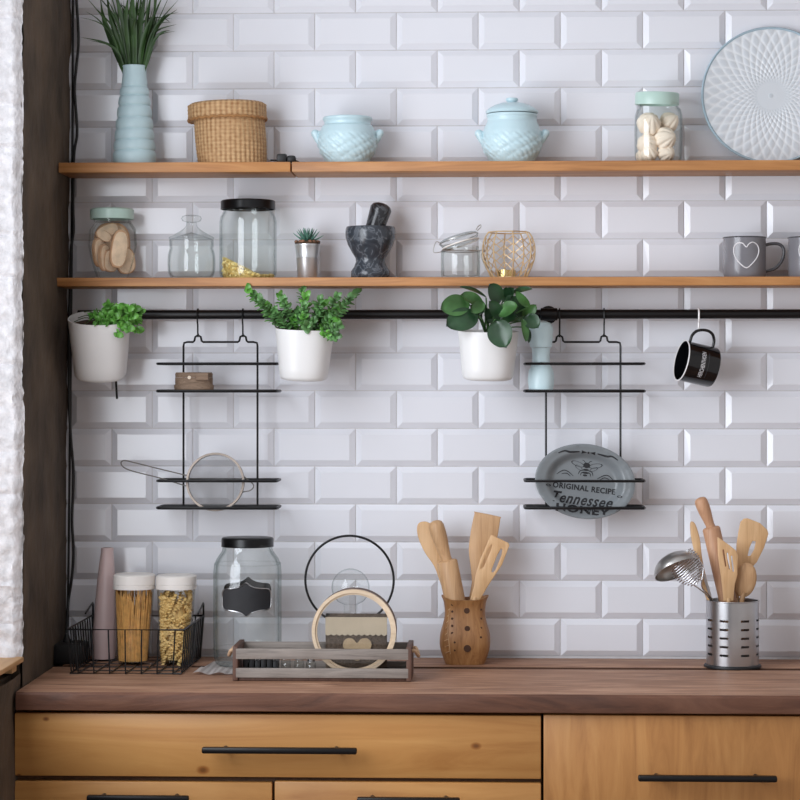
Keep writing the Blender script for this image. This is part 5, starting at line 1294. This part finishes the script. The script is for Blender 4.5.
tool('wooden_spoon', 'broad pale wooden spatula leaning furthest left in the carved holder', 'spoon', 'bamboo',
     [(418, 524), (423, 521.6), (428.5, 522.5), (433, 527), (437, 540), (441, 556), (446, 575), (452, 600), (447, 600.5), (440, 582), (434, 566), (425, 553), (419, 540), (417, 531)], yy, .006, handle=[hx(448, 596, yy), hin(457, yy)], hr=.0045)
# rolling pin in the wooden holder
def rolling(label, p_top, p_sh, p_end, rk, rb, y, mat):
    a, b, e = W(*p_top, y), W(*p_sh, y), W(*p_end, y); e.z = max(e.z, ZIN + rb * .9)
    d = (b - a).normalized(); d2 = (e - b).normalized(); n = 10; bm = BM()
    ln = (b - a).length; ks = [0, .02, .06, .14, .3, .5, .7, .9, 1.0]
    rr_ = [.15, .6, .86, 1, 1.02, .95, .8, .68, .72]
    tube(bm, [a + d * ln * k for k in ks], [rk * q for q in rr_], 24)
    t = thing('rolling_pin', label, 'rolling pin', (e.x, e.y, ZIN))
    obj('grip', bm, mat, t, 50)
    bm = BM(); L2 = (e - b).length; tube(bm, [b + d2 * (-.001), b + d2 * .0005, b + d2 * .003, b + d2 * (L2 - .003), e], [rb * .7, rb * .9, rb, rb, rb * .9], 32); obj('roller', bm, mat, t, 40)
rolling('brown wooden rolling pin standing grip up in the carved holder', (434.5, 520.5), (446.8, 560.5), (463, 640), 7.8 * s, 10.4 * s, -.1, 'beech')
tool('spatula', 'wide dark grained wooden spatula with straight top in the carved holder', 'spatula', 'beech',
     [(474.5, 513.5), (476, 512), (499, 516.6), (500.3, 519), (498, 534), (494, 552), (484, 570), (474, 600), (468.5, 600), (472, 582), (469.2, 556), (469, 545), (471, 530)], -.08, .006, handle=[hx(471.5, 596, -.08), hin(470, -.08)], hr=.0042, smoothk=2)
tool('spatula', 'pale slotted wooden spatula with two slots in the carved holder', 'spatula', 'bamboo',
     [(490.5, 535.8), (492, 535), (508.5, 543), (509.5, 545.5), (502, 565), (494, 577), (488, 586), (480, 600), (470, 600), (474, 586), (475.5, 575), (480, 560)], -.112, .005,
     holes=[[(491.3, 544.2), (488, 550), (481, 566), (480.2, 568.5), (482, 568.8), (484, 566.5), (491, 550), (492.4, 545)], [(501, 548.6), (497.5, 555), (492, 569), (491.6, 572.4), (493.6, 572.4), (496, 569), (501.5, 555), (502.3, 549.6)]],
     handle=[hx(475, 597, -.1095), hin(467, -.1095)], hr=.0042, smoothk=0)
# ---- steel utensil holder
y = -.135; cx = 732.5; c = W(cx, 635, y); s = S(cx, y); zz = lambda py: W(cx, py, y).z; rs = 26.3 * s
t = thing('utensil_holder', 'brushed steel cylinder utensil holder with slots and black foot', 'utensil holder', (c.x, c.y, ZC))
bm = BM(); rows = []; seg = 144; rowsz = [ZC + .006]
slots = [653, 644.5, 636, 627.5, 619]
for q in slots: rowsz += [zz(q + 1.1), zz(q - 1.1)]
rowsz += [zz(606), zz(602), zz(600.6)]
for z in rowsz: rows.append([bm.verts.new((c.x + rs * math.cos(2 * PI * i / seg), c.y + rs * math.sin(2 * PI * i / seg), z)) for i in range(seg)])
cols = set()
for k in range(8):
    a = -90 - 24 + 45.5 * k
    for j in range(-4, 4): cols.add(int(round(a / 2.5)) % seg + 0 + j if False else (int(round(a / 2.5)) + j) % seg)
for ri, (ra, rb_) in enumerate(zip(rows, rows[1:])):
    slot = ri % 2 == 1 and ri < 11
    for i in range(seg):
        if slot and i in cols: continue
        bm.faces.new((ra[i], ra[(i + 1) % seg], rb_[(i + 1) % seg], rb_[i]))
bmesh.ops.recalc_face_normals(bm, faces=bm.faces); bmesh.ops.solidify(bm, geom=bm.faces[:], thickness=.0009); obj('cylinder', bm, 'steel', t, 40)
bm = BM(); tube(bm, [(c.x + rs * math.cos(a), c.y + rs * math.sin(a), zz(600.4)) for a in [2 * PI * k / 72 for k in range(72)]], .0012, 8, closed=True); obj('rim', bm, 'steel', t, 60)
bm = BM(); lathe(bm, [(0, ZC + .0004), (28.4 * s, ZC + .0004), (28.8 * s, ZC + .002), (28.4 * s, ZC + .005), (26.9 * s, ZC + .0066), (26.2 * s, ZC + .0066), (0, ZC + .0062)], c, 64, cap=False); obj('foot', bm, 'blackp', t, 40)
ZIN = ZC + .0075
tool('wooden_spoon', 'slim wooden knife edge on beside the rolling pin in the steel holder', 'spoon', 'bamboo',
     [(690.3, 524), (692, 521.6), (695, 523.5), (698, 531), (700.5, 542), (702, 556), (705, 572), (709, 588), (712.4, 601), (707.5, 601), (702, 584), (697.5, 566), (694, 550), (691, 536)], -.135, .010, handle=[hx(709, 597, -.13), hin(718, -.13)], hr=.0045)
rolling('pinkish wooden rolling pin standing grip up in the steel holder', (699.5, 497.5), (711, 527.5), (737, 640), 6.6 * s, 9.0 * s, -.125, 'beechp')
tool('spatula', 'pointed wooden spatula with three slots in the steel holder', 'spatula', 'bamboo',
     [(717.5, 537), (720, 538.5), (730, 545.5), (736, 550.5), (738, 556), (737.6, 566), (737.6, 575), (735, 584), (733.5, 601), (723.5, 601), (722.5, 590), (720.5, 574), (718, 555)], -.158, .005,
     holes=[[(722.6, 550), (724.0, 549.4), (726.8, 566.4), (725.4, 566.8)], [(726.8, 553), (728.2, 552.6), (730.4, 569), (729, 569.6)], [(731, 556), (732.4, 555.6), (734.2, 571.6), (732.8, 572)]], handle=[hx(728.5, 598, -.1555), hin(730, -.1555)], hr=.0042, smoothk=0)
tool('spatula', 'broad wooden corner spatula with a pale slot behind the round spoon', 'spatula', 'bamboo',
     [(740.5, 522), (744, 518.6), (748, 518.4), (760, 523), (767.5, 530), (768.5, 534), (764, 548), (757, 562), (750, 570), (744, 582), (738, 601), (733, 601), (736, 580), (736.5, 560), (736.5, 545), (738.5, 532)], -.118, .005,
     holes=[[(752.5, 541), (756, 541.5), (754.5, 549), (750.5, 556), (747.6, 556), (749.5, 548)]], handle=[hx(735.8, 598, -.1155), hin(734, -.1155)], hr=.0042, smoothk=0)
# round spoon
y = -.14
bm = BM(); pc2 = W(745.2, 580, y); sp = S(746, y)
rows = []
for i in range(13):
    th = PI * i / 12; zc_ = math.cos(th); rr_ = math.sin(th)
    rows.append([bm.verts.new((pc2.x + sp * (11.4 * rr_ * math.cos(a) - 1.6 * zc_ * 0 + (-zc_) * -2), pc2.y + .0055 * rr_ * math.sin(a) - .004 * (1 - zc_ * zc_) * 0, pc2.z + sp * 17.5 * zc_)) for a in [2 * PI * k / 32 for k in range(32)]])
grid_faces(bm, rows, True)
tube(bm, cat([W(744.5, 592, y), W(741, 606, y), Vector((W(738, 640, y).x, y, ZIN + .006))], 4), [.007] + [.0048] * 8, 14)
top('wooden_spoon', 'round bowled wooden spoon in front at the right of the steel holder', 'spoon', bm, 'beech', smooth=60)
# ladle
y = -.16
bm = BM(); lc = W(678, 570, y); sl = S(678, y); rl = 24.6 * sl
pole = Vector((-.33, .42, .85)).normalized(); Ml = Matrix.Translation(lc) @ pole.to_track_quat('Z', 'X').to_matrix().to_4x4()
out_ = [(rl * math.cos(a), rl * .72 * math.sin(a)) for a in [PI / 2 * k / 14 for k in range(14)]] + [(.0002, rl * .72)]
inn = [((rl - .0012) * math.cos(a), (rl * .72 - .0012) * math.sin(a)) for a in [PI / 2 * k / 14 for k in range(14)]] + [(.0002, rl * .72 - .0012)]
lathe(bm, out_[::-1] + inn, (0, 0), 64, cap=False, Mx=Ml)
t = thing('ladle', 'steel ladle hanging its bowl over the left edge of the steel holder', 'ladle', (lc.x, lc.y, lc.z))
obj('bowl', bm, 'steeld', t, 60)
rim_r = max((Ml @ Vector((rl * .985 * math.cos(a), rl * .985 * math.sin(a), .001)) for a in [PI * k / 24 for k in range(48)]), key=lambda p: p.x - .3 * p.z)
hp_ = W(710.5, 598, -.142)
bm = BM(); tube(bm, cat([rim_r, rim_r.lerp(hp_, .5) + Vector((.001, 0, .001)), hp_, Vector((W(716, 640, -.14).x, -.135, .5 * (hp_.z + ZIN))), Vector((W(722, 640, -.135).x, -.13, ZIN + .004))], 6), .0026, 10); obj('handle', bm, 'steel', t, 60)
# coil whisk
y = -.176
t = thing('whisk', 'coiled steel wire whisk between the ladle and the slim wooden knife', 'whisk', W(694, 578, y))
bm = BM(); pa, pb = W(682, 562, y), W(699, 585, y); ax = (pb - pa); n = 13; sw = S(690, y)
e1 = ax.normalized(); e2 = Vector((e1.z, 0, -e1.x)); e3 = Vector((0, 1, 0))
pts = []
for k in range(n * 14 + 1):
    f = k / (n * 14); a = 2 * PI * n * f; rw = (16.5 * math.sin(PI * (.24 + .72 * f)) ** .8) * sw
    pts.append(W(680, 556, y).lerp(W(697, 584, y), f) + e2 * rw * math.cos(a) + e3 * (rw * .33) * math.sin(a) + e1 * (.0015 * math.cos(a)))
tube(bm, pts, .0011, 6); obj('coil', bm, 'whisk', t, 60)
bm = BM()
for q in (-1, 1):
    tube(bm, cat([W(684, 558, y) + e2 * q * 8 * sw, W(694, 572, y) + e2 * q * 11 * sw, W(700, 587, y) + e2 * q * 2 * sw, W(708.5, 596, -.152) + e2 * q * .8 * sw, W(712.5, 606, -.146) + e2 * q * .8 * sw, Vector((W(722, 640, -.14).x + q * .0012, -.138, ZIN + .004))], 5), .0013, 8)
obj('frame_wires', bm, 'whisk', t, 60)
WIN_P, WORLD = 77, .61
# ================================================================== light
def area(name, loc, rot, sx, sy, power, col):
    l = bpy.data.lights.new(name, 'AREA'); l.shape = 'RECTANGLE'; l.size = sx; l.size_y = sy; l.energy = power; l.color = col
    o = bpy.data.objects.new(name, l); COL.objects.link(o); o.location = loc; o.rotation_euler = rot
    return o
area('window_light', (xf - .16, -1.92, 1.70), (0, R(-90), 0), 1.45, 2.16, WIN_P, (.87, .925, 1.0))
wd = bpy.data.worlds.new('world'); sc.world = wd; wd.use_nodes = True
bg = wd.node_tree.nodes['Background']; bg.inputs[0].default_value = (.96, .91, .90, 1); bg.inputs[1].default_value = WORLD
sc.view_settings.view_transform = 'Standard'; sc.view_settings.look = 'None'; sc.view_settings.gamma = 1; sc.view_settings.use_curve_mapping = False
sc.view_settings.exposure = -.08
sc.cycles.transparent_max_bounces = 32
